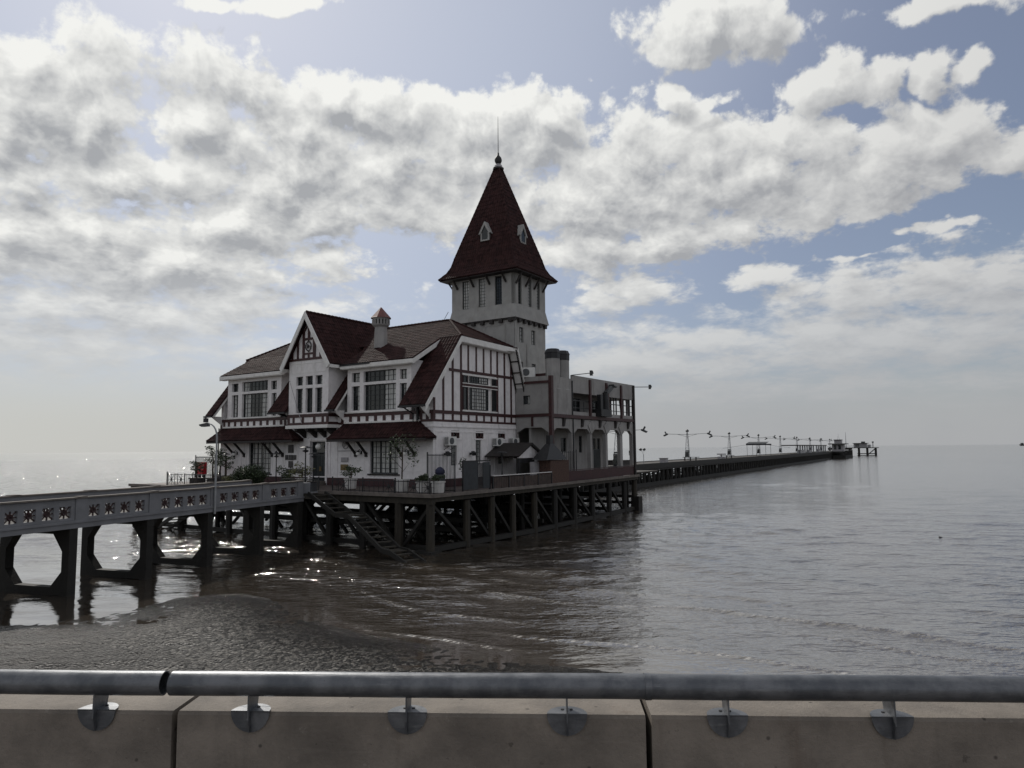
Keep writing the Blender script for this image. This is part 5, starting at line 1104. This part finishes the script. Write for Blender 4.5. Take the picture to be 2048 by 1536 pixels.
def walllight(y, label, first=None):
    if first: return dup(first, (.0, y, 5.65), HOUSE, label)
    t = thing('wall_spotlight', label, 'spotlight', (0, y, 5.65), HOUSE, 'black spotlights on the gable wall')
    g = MB(); g.box(.04, .12, y-.08, y+.08, 5.58, 5.74); g.beam((.1,y,5.66),(.32,y,5.72),.05); part('arm', g, MT['black'], t)
    g = MB(); g.prism([(.28,y-.18,5.86),(.5,y-.18,5.72),(.42,y-.18,5.52),(.24,y-.18,5.62)], (0,.36,0)); part('lamp_head', g, MT['black'], t)
    return t
w0 = walllight(1.2, 'black spotlight on the gable wall below the corner air conditioner')
for y, l in ((4.2, 'black spotlight left of the middle slit window'), (7.1, 'black spotlight between the middle and right slit windows'), (9.9, 'black spotlight on the gable wall beside the annex')): walllight(y, l, w0)
def sconce(x, label, first=None):
    if first: return dup(first, (x, 0, 5.75), HOUSE, label)
    t = thing('wall_sconce', label, 'wall lamp', (x, 0, 5.75), HOUSE, 'wall lamps on the front')
    g = MB(); g.tube([(x,-.02,5.85),(x,-.2,6.05),(x,-.34,5.98)], .02, 6); g.box(x-.06, x+.06, -.05, -.0, 5.7, 5.95); part('arm', g, MT['black'], t)
    g = MB(); g.lathe((x,-.34,5.72), [(.03,-.12),(.14,-.08),(.17,.02),(.14,.12),(.05,.17)], 12); part('globe', g, MT['globe'], t, smooth=True)
    g = MB(); g.lathe((x,-.34,5.86), [(.15,0),(.09,.06),(.05,.1)], 12); part('cap', g, MT['black'], t)
    return t
s0 = sconce(-6.85, 'round wall lamp left of the right ground-floor window')
sconce(-2.25, 'round wall lamp right of the right ground-floor window', s0); sconce(-16.1, 'round wall lamp right of the left ground-floor window', s0); sconce(-21.6, 'round wall lamp left of the left ground-floor window', s0)
for x0, x1, z0, z1, m, l in ((-15.0,-14.38,5.82,6.46,'dplaque','dark plaque at the top of the cross beside the door'), (-15.36,-15.04,5.27,5.66,'dplaque','small dark plaque at the left arm of the cross'), (-14.95,-14.42,5.25,5.66,'dplaque','dark plaque in the middle of the cross'), (-14.36,-13.98,5.27,5.66,'dplaque','small dark plaque at the right arm of the cross'), (-14.95,-14.42,4.66,5.17,'dplaque','dark plaque at the foot of the cross'), (-15.2,-13.2,4.22,4.56,'dplaque','wide dark plaque low on the wall behind the shrub'),
        (-8.98,-8.2,4.5,4.94,'brass','brass plaque on the wall right of the door'), (-8.95,-8.2,5.12,5.46,'plaque','grey inscribed plaque above the brass one')):
    g = MB(); g.box(x0, x1, -.06, -.026, z0, z1); g.box(x0+.05, x1-.05, -.075, -.06, z0+.05, z1-.05); t = solo('plaque', g, MT[m], l, 'plaque', (x0, 0, z0), HOUSE, 'plaques on the front wall')
def text_lines(x0, x1, z, n):   # raised strokes of a relief inscription
    g = MB(); rr = random.Random(4)
    for i in range(n):
        x = x0
        while x < x1: w_ = rr.uniform(.05,.12); g.box(x, min(x1, x+w_), -.04, -.026, z-i*.13, z-i*.13+.06); x += w_+.04
    return g
g = MB(); g.box(-9.3, -7.0, -.05, -.0, 5.92, 5.97); k = 16
g.tube([(-8.5+.3*math.cos(6.2832*i/k), -.04, 6.4+.3*math.sin(6.2832*i/k)) for i in range(k+1)], .035, 5, False); g.prism([(-8.62,-.06,6.55),(-8.36,-.06,6.4),(-8.62,-.06,6.25)], (0,.05,0))
solo('wall_emblem', g, MT['plaque'], 'round grey emblem over a ledge right of the door', 'emblem', (-8.5, 0, 6.0), HOUSE)

# ---------------------------------------------------------------- lamps on the deck
def deck_lamp(x, y, label, first=None, s=1):
    if first: return dup(first, (x, y, DECK), HOUSE, label, scale=s)
    t = thing('deck_lamp', label, 'lamp post', (x, y, DECK), HOUSE, 'mushroom lamp posts on the deck')
    g = MB(); g.lathe((x,y,DECK), [(.14,0),(.14,.12),(.05,.2),(.035,2.1),(.06,2.15)], 8); part('post', g, MT['black'], t)
    g = MB(); g.lathe((x,y,DECK+2.13), [(.06,0),(.17,.05),(.17,.1),(.05,.14),(.05,.24)], 10); part('lamp_body', g, MT['black'], t)
    g = MB(); g.lathe((x,y,DECK+2.36), [(.36,0),(.34,.04),(.06,.12)], 12); part('lamp_shade', g, MT['black'], t)
    return t
l0 = deck_lamp(-7.9, -3.6, 'mushroom lamp post in front of the brass plaque')
for x, y, l in ((-20.5,-1.9,'mushroom lamp post before the left window behind the hedge'), (-13.2,-2.6,'mushroom lamp post left of the door above the shrub'), (4.3,2.1,'mushroom lamp post on the right deck edge before the porch'), (-6.4,-5.6,'slim taller lamp post at the front fence right of the brass plaque')):
    deck_lamp(x, y, l, l0, 1.18 if 'slim' in l else 1)
# street lamp standing on the bridge
t = thing('street_lamp', 'tall curved street lamp rising from the bridge parapet', 'street lamp', (.12, -7.55, 2.7), BRIDGE)
g = MB(); P = [(.13,-7.55,2.7),(.13,-7.55,6.75)] + [(.13-(1-math.cos(a))*.62, -7.55, 6.75+math.sin(a)*.75) for a in (.3,.6,.9,1.2,1.5)]
g.tube(P + [(-.62,-7.55,7.5)], [.06,.05,.045,.042,.04,.036,.034,.03], 8); part('post', g, MT['steel'], t)
g = MB(); g.prism([(-.5,-7.65,7.54),(-1.02,-7.65,7.45),(-1.0,-7.65,7.39),(-.85,-7.65,7.32),(-.45,-7.65,7.34)], (0,.22,0)); part('lamp_head', g, MT['lamp'], t)
g = MB(); g.box(-.74,-.55,-7.64,-7.46,7.56,7.78); part('photocell_box', g, MT['black'], t)
# floodlight arms of the annex
for (x, y, z), (dx, dy, dz), l in (((3.3,13.9,12.05),(1.0,1.6,.25),'floodlight on an arm beside the twin flues'), ((3.35,26.4,11.9),(1.3,.9,.0),'floodlight on an arm at the top corner of the annex'), ((3.4,25.0,5.3),(-.5,1.2,.2),'small lamp on a bracket inside the far arcade')):
    t = thing('floodlight', l, 'floodlight', (x, y, z), HOUSE, 'floodlights on the annex')
    g = MB(); g.tube([(x,y,z),(x+dx,y+dy,z+dz)], .035, 6); part('arm', g, MT['lamp'], t)
    g = MB(); g.cbox((x+dx+.05,y+dy,z+dz), .22, .34, .42, .3); g.beam((x+dx,y+dy,z+dz),(x+dx+.2,y+dy+.1,z+dz+.05),.2); part('lamp_head', g, MT['lamp'], t)

# ---------------------------------------------------------------- fences
def iron_fence(label, p0, p1, h, step=.13, wheel=(), name='iron_fence', z=DECK):
    p0, p1 = Vector((*p0, z)), Vector((*p1, z)); L_ = (p1-p0).length; d = (p1-p0)/L_
    t = thing(name, label, 'fence', p0, HOUSE)
    for zz in (.1, h-.08): g = MB(); g.beam(p0+Vector((0,0,zz)), p1+Vector((0,0,zz)), .045, .045); part('rail', g, MT['black'], t)
    g = MB(); n = int(L_/step)
    for i in range(n+1):
        u = L_*i/n
        if any(abs(u-w_) < .45 for w_ in wheel): continue
        g.beam(p0+d*u, p0+d*u+Vector((0,0,h)), .022)
    if g.v: part('railing_bars', g, MT['black'], t)
    for w_ in wheel:
        c = p0+d*w_+Vector((0,0,h*.5)); g = MB()
        for k in range(4): a = math.pi*k/4; e = d*math.cos(a)*.43+Vector((0,0,math.sin(a)*(h*.46))); g.beam(c-e, c+e, .026+.001*k)
        g.tube([c+d*.09*math.cos(6.2832*i/10)+Vector((0,0,.09*math.sin(6.2832*i/10))) for i in range(11)], .03, 5, False)
        for s in (-.45, .45): g.beam(c+d*s-Vector((0,0,h*.5)), c+d*s+Vector((0,0,h*.5)), .035)
        part('wheel_panel', g, MT['black'], t)
    n = max(2, int(L_/2.6)+1)
    for i in range(n):
        q = p0+d*(L_*i/(n-1)); g = MB(); g.beam(q, q+Vector((0,0,h+.12)), .06); part('fence_post', g, MT['black'], t)
    return t
iron_fence('low black iron fence with wheel panels along the front deck edge', (-3.6,-5.75), (4.55,-5.75), .82, step=.4, wheel=(1.0,4.9,6.9,8.0))
iron_fence('low black fence by the bridge end left of the stairs', (-8.6,-5.75), (-4.9,-5.75), .8, step=.3, wheel=())
iron_fence('low black iron fence with wheel panels beside the potted trees at the left', (-22.4,-5.75), (-15.5,-5.75), .95, step=.2, wheel=(.6,1.9))
iron_fence('tall pale barred fence closing the left side passage', (-27.0,-.4), (-24.1,-.4), 2.2, step=.11)
iron_fence('tall barred fence in front of the corner by the gable', (2.2,-3.2), (4.4,-3.2), 2.35, step=.11)
t = thing('gate', 'dark closed panel gate with bars on the right deck edge', 'gate', (4.5, -2.5, DECK), HOUSE)
g = MB(); g.box(4.45, 4.5, -2.45, -.95, DECK+.1, 5.2); g.box(4.45, 4.5, -.35, .38, DECK+.1, 5.15); part('gate_panel', g, MT['canvas'], t)
g = MB()
for k in range(5): g.box(4.45, 4.49, -.90+k*.12, -.86+k*.12, DECK+.1, 5.1)
g.box(4.44, 4.52, -2.5, .42, 5.2, 5.28); g.box(4.43, 4.53, -2.53, -2.45, DECK, 5.28); g.box(4.43, 4.53, .38, .46, DECK, 4.95); part('gate_frame', g, MT['black'], t)
t = thing('board_fence', 'brown boarded railing with a pale handrail along the right deck edge', 'fence', (4.6, .5, DECK), HOUSE)
g = MB()
for k in range(38): g.box(4.6, 4.63, .55+k*.20, .70+k*.20, DECK+.05, 4.12)
part('boards', g, MT['deck'], t); g = MB(); g.beam((4.62,.5,4.23), (4.62,8.2,4.25), .07, .05); part('handrail', g, MT['board'], t)
for k in range(5): g = MB(); g.box(4.56, 4.68, .5+k*1.9, .58+k*1.9, DECK, 4.22); part('fence_post', g, MT['black'], t)
t = thing('board_fence', 'dark red-brown railing below the annex arcade', 'fence', (xe(11.3)-.3, 11.3, DECK), HOUSE)
g = MB()
for k in range(73): yy = 11.4+k*.205; g.box(xe(yy)-.30, xe(yy)-.27, yy, yy+.16, DECK+.05, 4.2)
part('boards', g, MT['plinth'], t); g = MB(); g.beam((xe(11.3)-.28,11.3,4.27), (xe(26.5)-.28,26.5,4.27), .08, .06); part('handrail', g, MT['red'], t)
iron_fence('tall thin barred fence beside the barbecue', (3.7,11.5), (3.7,13.8), 2.4, step=.3, name='iron_fence')

# ---------------------------------------------------------------- porch and barbecue
t = thing('porch', 'small gabled porch with a dark roof against the end of the gable wall', 'porch', (1.5, 8, DECK), HOUSE)
g = MB(); g.prism([(3.15,5.9,5.45),(3.15,7.9,6.45),(3.15,7.9,6.32),(3.15,6.0,5.38)], (-3.05,0,0)); g.prism([(3.15,7.9,6.45),(3.15,10.1,5.35),(3.15,10.0,5.22),(3.15,7.9,6.3)], (-3.05,0,0)); part('porch_roof', g, MT['blackwood'], t)
g = MB(); g.prism([(2.9,6.3,5.45),(2.9,7.9,6.25),(2.9,9.7,5.40),(2.9,9.7,5.3),(2.9,6.3,5.3)], (-.1,0,0)); g.box(2.8, 2.9, 8.5, 9.7, DECK, 5.3); part('porch_wall', g, MT['white'], t)
for y in (6.3, 8.3): g = MB(); g.box(2.75, 2.95, y, y+.18, DECK, 5.3); part('porch_post', g, MT['black'], t)
g = MB(); g.box(2.8, 2.86, 6.48, 8.3, 4.95, 5.29); part('porch_lintel', g, MT['black'], t)
t = thing('barbecue', 'brown brick barbecue under a black pyramid hood with a flue', 'barbecue', (4.0, 9.4, DECK), HOUSE)
g = MB(); g.box(3.4, 4.55, 8.15, 11.0, DECK, 5.1); part('brick_base', g, MT['brick'], t)
g = MB(); lo_ = [(3.3,7.5,5.15),(4.65,7.5,5.15),(4.65,10.6,5.15),(3.3,10.6,5.15)]; hi_ = [(3.8,8.75,6.35),(4.2,8.75,6.35),(4.2,9.3,6.35),(3.8,9.3,6.35)]
g.add(lo_+hi_, [(0,3,2,1),(4,5,6,7)]+[(i,(i+1) % 4,(i+1) % 4+4,i+4) for i in range(4)]); part('hood', g, MT['black'], t)
g = MB(); g.box(3.82, 4.18, 8.78, 9.27, 6.35, 7.0); part('flue', g, MT['black'], t)
g = MB(); g.box(3.35, 3.6, 7.2, 8.1, DECK, 5.0); part('side_shelf', g, MT['plaque'], t)

# ---------------------------------------------------------------- pots, shrubs, trees
def planter(x, y, s, label, leafm, seed, hh=1.0, rr_=.5, kind='bush', first=None, potm='pot'):
    t = thing('planter', label, 'planter', (x, y, DECK), HOUSE, 'planters on the deck')
    g = MB(); g.lathe((x,y,DECK), [(.30*s,0),(.36*s,.04),(.40*s,.62*s),(.46*s,.64*s),(.46*s,.72*s),(.38*s,.72*s)], 4 if kind != 'round' else 12); part('pot', g, MT[potm], t)
    z = DECK+.72*s; g = MB(); g.tube([(x,y,z-.1),(x+.05,y,z+hh*.5),(x,y+.03,z+hh*.8)], [.05,.04,.02], 6)
    rr = random.Random(seed)
    for k in range(6): a = rr.uniform(0,6.28); g.tube([(x,y,z+hh*(.15+.1*k)),(x+math.cos(a)*rr_*.7,y+math.sin(a)*rr_*.7,z+hh*(.4+.11*k))], [.02,.008], 4)
    part('stem', g, MT['trunk'], t)
    g = MB()
    for k in range(9): a = rr.uniform(0,6.28); q = rr.uniform(.1,.95)*rr_; leaves(g, (x+math.cos(a)*q, y+math.sin(a)*q, z+hh*rr.uniform(.25,1.0)), (rr_*.42,rr_*.42,hh*.2), 42, .15, seed*31+k)
    part('foliage', g, MT[leafm], t); return t
planter(-8.75,-3.9,.95,'white planter with a pale yellow-green flowering shrub right of the door','leaf2',1,1.0,.85)
planter(-4.3,-3.5,1.0,'white planter with a dark spiky plant below the right window','leaf',2,.9,.75)
planter(1.05,-4.3,1.1,'large planter with a tall loose tree before the house corner','leaf',3,2.6,1.0)
planter(3.0,-4.6,1.0,'white capped planter behind the third wheel panel','leaf',5,.35,.35); planter(4.05,-4.4,1.0,'white capped planter at the deck corner next to the gate','leaf',6,.3,.35)
def shrub(x, y, z, r, label, m, seed, n=420, size=.14, trunk=True):
    t = thing('shrub', label, 'shrub', (x, y, z), HOUSE)
    g = MB(); rr = random.Random(seed)
    for k in range(5): a = rr.uniform(0,6.28); g.tube([(x+.1*math.cos(a),y+.1*math.sin(a),z),(x+r[0]*.5*math.cos(a),y+r[1]*.5*math.sin(a),z+r[2]*.9)], [.035,.012], 5)
    part('stem', g, MT['trunk'], t)
    g = MB()
    for k in range(12): leaves(g, (x+rr.uniform(-.6,.6)*r[0], y+rr.uniform(-.6,.6)*r[1], z+r[2]*rr.uniform(.3,1.35)), (r[0]*.45,r[1]*.45,r[2]*.36), n//6, size, seed*17+k)
    part('foliage', g, MT[m], t); return t
shrub(-13.0,-5.0,DECK,(1.45,1.1,.95),'big dark green rounded shrub at the end of the bridge','leaf3',11,1700,.16)
shrub(-14.9,-4.9,DECK,(.95,.8,.5),'lower yellowish green shrub left of the big dark one','leaf2',12,500,.13)
shrub(-9.6,-5.0,DECK,(1.5,.6,.28),'low clipped green hedge along the bridge end left of the door','leaf3',13,520,.11)
shrub(-12.3,-2.4,DECK,(.8,.6,.95),'loose green shrub beside the door below the wide plaque','leaf',14,260,.16)
shrub(3.4,-.7,DECK,(.55,.55,1.35),'tall upright conifer-like shrub before the first slit window','leaf3',15,700,.13)
shrub(2.0,-3.4,DECK,(.5,.4,.6),'small dark bush at the barred fence on the house corner','leaf3',16,220,.12)
def pottree(x, y, label, seed, h, flat, potw, lean):
    t = thing('potted_tree', label, 'potted tree', (x, y, DECK), HOUSE, 'potted trees at the left end of the deck')
    g = MB(); g.box(x-potw, x+potw, y-.3, y+.3, DECK, DECK+.55); g.box(x-potw-.05, x+potw+.05, y-.35, y+.35, DECK+.5, DECK+.6); part('pot', g, MT['darkpot'], t)
    rr = random.Random(seed); g = MB(); top = DECK+.6+h
    g.tube([(x,y,DECK+.5),(x+lean*.4,y,DECK+.6+h*.3),(x+lean*.2,y,DECK+.6+h*.6),(x+lean,y,top)], [.09,.07,.05,.03], 6)
    tips = []
    for k in range(8):
        f = .3+.085*k; b0 = (x+lean*(.4-.3*abs(f-.4)), y, DECK+.6+h*f); a = k*2.3+rr.uniform(-.4,.4); R_ = flat*rr.uniform(.5,1.1)
        tip = (b0[0]+math.cos(a)*R_, b0[1]+math.sin(a)*R_*.7, b0[2]+h*.16); g.tube([b0, tip], [.028,.01], 5); tips.append(tip)
    part('trunk', g, MT['trunk'], t); g = MB()
    for k, tip in enumerate(tips+[(x+lean,y,top)]): leaves(g, tip, (.36,.32,.13), 60, .13, seed*13+k, .5)
    part('foliage', g, MT['leaf3'], t)
pottree(-19.6,-5.0,'low flat-topped bonsai tree in a dark trough at the far left',3,1.1,.6,.5,-.15)
pottree(-18.2,-4.5,'tallest potted tree with layered foliage among the left pots',7,2.2,.8,.4,-.35)
pottree(-20.0,-2.2,'bushy middle potted tree in a dark trough against the water',9,1.5,.7,.8,.1)
pottree(-22.3,-1.2,'slim potted tree with a bird-like top beside the red box',14,1.9,.4,.4,.2)
t = thing('hose_cabinet', 'bright red cabinet on a stand by the tall left fence', 'cabinet', (-22.7, -2.6, DECK), HOUSE)
g = MB(); g.box(-23.2, -22.4, -2.7, -2.3, DECK+.75, DECK+1.75); g.box(-23.15, -22.45, -2.73, -2.7, DECK+.8, DECK+1.7); part('cabinet', g, MT['signred'], t)
for dx in (-23.15, -22.5): g = MB(); g.box(dx, dx+.06, -2.6, -2.4, DECK, DECK+.75); part('leg', g, MT['black'], t)
t = thing('folded_parasol', 'dark barrel and navy bundle at the deck corner', 'bundle', (3.55, -3.6, DECK), HOUSE)
g = MB(); g.lathe((3.55,-3.6,DECK), [(.3,0),(.34,.3),(.32,.9),(.28,1.1)], 12); part('barrel', g, MT['canvas'], t)
g = MB(); g.lathe((3.55,-3.6,DECK+1.1), [(.24,0),(.31,.1),(.30,.26),(.17,.4),(.04,.46)], 9); part('bundle', g, MT['blue'], t)
b = MB(); b.box(-11.7,-10.2,-6.6,-6.1,3.55,3.62)
# ---------------------------------------------------------------- a person at the start of the pier
def person(x, y, z, rz):
    t = thing('person', 'person in a dark top and trousers standing on the deck behind the annex', 'person', (x, y, z), HOUSE)
    J = [((0,0,.95),.13),((0,0,1.12),.12),((0,0,1.32),.15),((0,0,1.45),.07),((0,.01,1.53),.06),((0,.02,1.64),.095),((0,.02,1.73),.075),
         ((.17,0,1.40),.065),((.23,.05,1.14),.045),((.14,.25,1.08),.036),((.08,.33,1.12),.035),((-.17,0,1.40),.065),((-.24,.02,1.14),.045),((-.14,.24,1.04),.036),((-.06,.32,1.08),.035),
         ((.10,0,.86),.105),((.12,.02,.48),.07),((.13,-.02,.09),.05),((.14,.12,.04),.04),((-.10,0,.86),.105),((-.11,.03,.48),.07),((-.12,-.02,.09),.05),((-.13,.12,.04),.04)]
    E_ = [(0,1),(1,2),(2,3),(3,4),(4,5),(5,6),(2,7),(7,8),(8,9),(9,10),(2,11),(11,12),(12,13),(13,14),(0,15),(15,16),(16,17),(17,18),(0,19),(19,20),(20,21),(21,22)]
    me = bpy.data.meshes.new('body'); me.from_pydata([j[0] for j in J], E_, []); o = bpy.data.objects.new('body', me); COL.objects.link(o); o.parent = t
    sk = o.modifiers.new('skin', 'SKIN'); o.modifiers.new('sub', 'SUBSURF').levels = 2
    for v, j in zip(me.skin_vertices[0].data, J): v.radius = (j[1], j[1])
    me.skin_vertices[0].data[0].use_root = True; me.materials.append(MT['shirt']); o.rotation_euler = (0,0,rz)
    g = MB(); g.lathe((0,.0,1.66), [(.10,0),(.105,.06),(.08,.12),(.03,.145)], 10); me2 = mesh_of('hair', g, MT['hair'], smooth=True); h = bpy.data.objects.new('hair', me2); COL.objects.link(h); h.parent = t; h.rotation_euler = (0,0,rz)
    g = MB()
    for s in (1, -1): g.lathe((s*.105,.01,.06), [(.075,0),(.08,.4),(.105,.75),(.115,.86)], 10)
    me3 = mesh_of('trousers', g, MT['trouser'], smooth=True); h = bpy.data.objects.new('trousers', me3); COL.objects.link(h); h.parent = t; h.rotation_euler = (0,0,rz)
    return t
person(-1.6, 32.4, DECK, .8)
# far boat and a bird on the river
t = thing('boat', 'tiny dark ship on the horizon at the right edge', 'boat', (2060, 2850, 0), WORLD)
g = MB(); g.prism([(2035,2850,0),(2090,2850,0),(2096,2850,5),(2030,2850,5)], (0,9,0)); part('hull', g, MT['black'], t)
g = MB(); g.box(2036,2044,2851,2858,5,11); part('bridge', g, MT['lamp'], t)
t = thing('bird', 'small dark waterbird floating on the river at the right', 'bird', (27.6, 46.6, 0), WORLD); t.scale = (.55,)*3
g = MB(); g.tube([(27.35,46.6,.06),(27.5,46.6,.10),(27.62,46.6,.11),(27.78,46.6,.07),(27.88,46.6,.09)], [.02,.07,.08,.05,.01], 8); g.tube([(27.5,46.6,.12),(27.44,46.6,.24),(27.36,46.6,.27)], [.03,.028,.02], 6); part('body', g, MT['black'], t, smooth=True)
# ---------------------------------------------------------------- promenade wall with its pipe rail (front edge y = 3)
ZW = 4.92; YF = 3.0
joints = [-3.5, -1.567, .393, 2.36]
labs = ['left concrete block of the promenade wall', 'middle concrete block of the promenade wall between the two joints', 'right concrete block of the promenade wall']
for (a, b), l in zip(zip(joints[:-1], joints[1:]), labs):
    mb = MB(); gap = .012; x0, x1 = a+gap, b-gap; ch = .012; y1 = 3.46; zb = 4.40
    pts = [(YF,zb),(YF,ZW-ch),(YF+ch,ZW),(y1-ch,ZW),(y1,ZW-ch),(y1,zb)]
    mb.prism([(x0,y,z) for y, z in pts], (x1-x0,0,0)); solo('wall_block', mb, MT['seawall'], l, 'wall block', (x0, YF, zb), WALL, 'concrete blocks of the promenade wall')
PY, PZ, PR = 2.985, 5.040, .0485
for (a, b), l in zip(((-3.5,-1.606), (-1.573,.3865), (.3945,2.36)), ('left length of galvanised pipe rail with an open cut end', 'middle length of galvanised pipe rail between both joints', 'right length of galvanised pipe rail')):
    mb = MB(); n = 28; xs_ = [a + (b-a)*i/40 for i in range(41)]
    mb.tube([(x, PY+.0006*math.sin(x*7), PZ+.0008*math.sin(x*5+1)) for x in xs_], PR, n, cap=False)
    mb.tube([(x, PY, PZ) for x in (a, a+.2)], PR-.005, n, cap=False); mb.tube([(x, PY, PZ) for x in (b-.2, b)], PR-.005, n, cap=False)
    for x in (a, b):
        i0 = len(mb.v)
        for r_ in (PR, PR-.005): mb.v += [(x, PY+r_*math.cos(6.2832*k/n), PZ+r_*math.sin(6.2832*k/n)) for k in range(n)]
        mb.f += [(i0+k, i0+(k+1) % n, i0+n+(k+1) % n, i0+n+k) for k in range(n)]
    o = solo('pipe_rail', mb, MT['galv'], l, 'pipe rail', (a, PY, PZ), WALL, 'galvanised pipe rails on the promenade wall', smooth=True)
sl = MB(); sl.tube([(.377,PY,PZ),(.403,PY,PZ)], PR+.0025, 28, cap=False); sl.tube([(.377,PY,PZ),(.381,PY,PZ)], PR+.003, 28, cap=True)
solo('pipe_sleeve', sl, MT['galv'], 'thin joint sleeve where the middle and right pipes meet', 'sleeve', (.39, PY, PZ), WALL, smooth=True)
brk = None
for x, l in ((-1.899,'rail bracket left of the open pipe joint'), (-1.243,'rail bracket just right of the open pipe joint'), (-.588,'third rail bracket from the left, below the timber stairs'), (.065,'rail bracket seen edge-on left of the right joint'), (.7065,'rail bracket right of the right joint'), (1.352,'rightmost rail bracket at the far end of the rail')):
    if brk: dup(brk, (x, YF, ZW), WALL, l); continue
    t = thing('rail_bracket', l, 'bracket', (x, YF, ZW), WALL, 'plate brackets holding the pipe rail'); brk = t
    r_ = .081; n = 16
    g = MB(); arc = [(x+r_*math.cos(math.pi+math.pi*k/n), YF-.010, ZW+.006+r_*1.02*math.sin(math.pi+math.pi*k/n)) for k in range(n+1)]
    g.prism(arc, (0,.006,0)); part('face_plate', g, MT['galv'], t)
    g = MB(); arc = [(x+r_*math.cos(math.pi*k/n), YF-.010+r_*1.05*math.sin(math.pi*k/n), ZW+.004) for k in range(n+1)]
    g.prism(arc, (0,0,.006)); part('top_plate', g, MT['galv'], t)
    g = MB(); g.prism([(x-.003,YF-.030,PZ-.040),(x-.003,YF+.085,PZ-.02),(x-.003,YF+.062,ZW+.010),(x-.003,YF-.010,ZW+.010),(x-.003,YF-.010,ZW-.074),(x-.003,YF-.020,ZW-.074),(x-.003,YF-.034,ZW-.02)], (.006,0,0)); part('fin', g, MT['galv'], t)
    for s in (-1, 1): g = MB(); g.lathe((x+s*.018,YF+.035,ZW+.009), [(.007,0),(.007,.004)], 8); part('bolt', g, MT['black'], t)
bpy.context.view_layer.update()
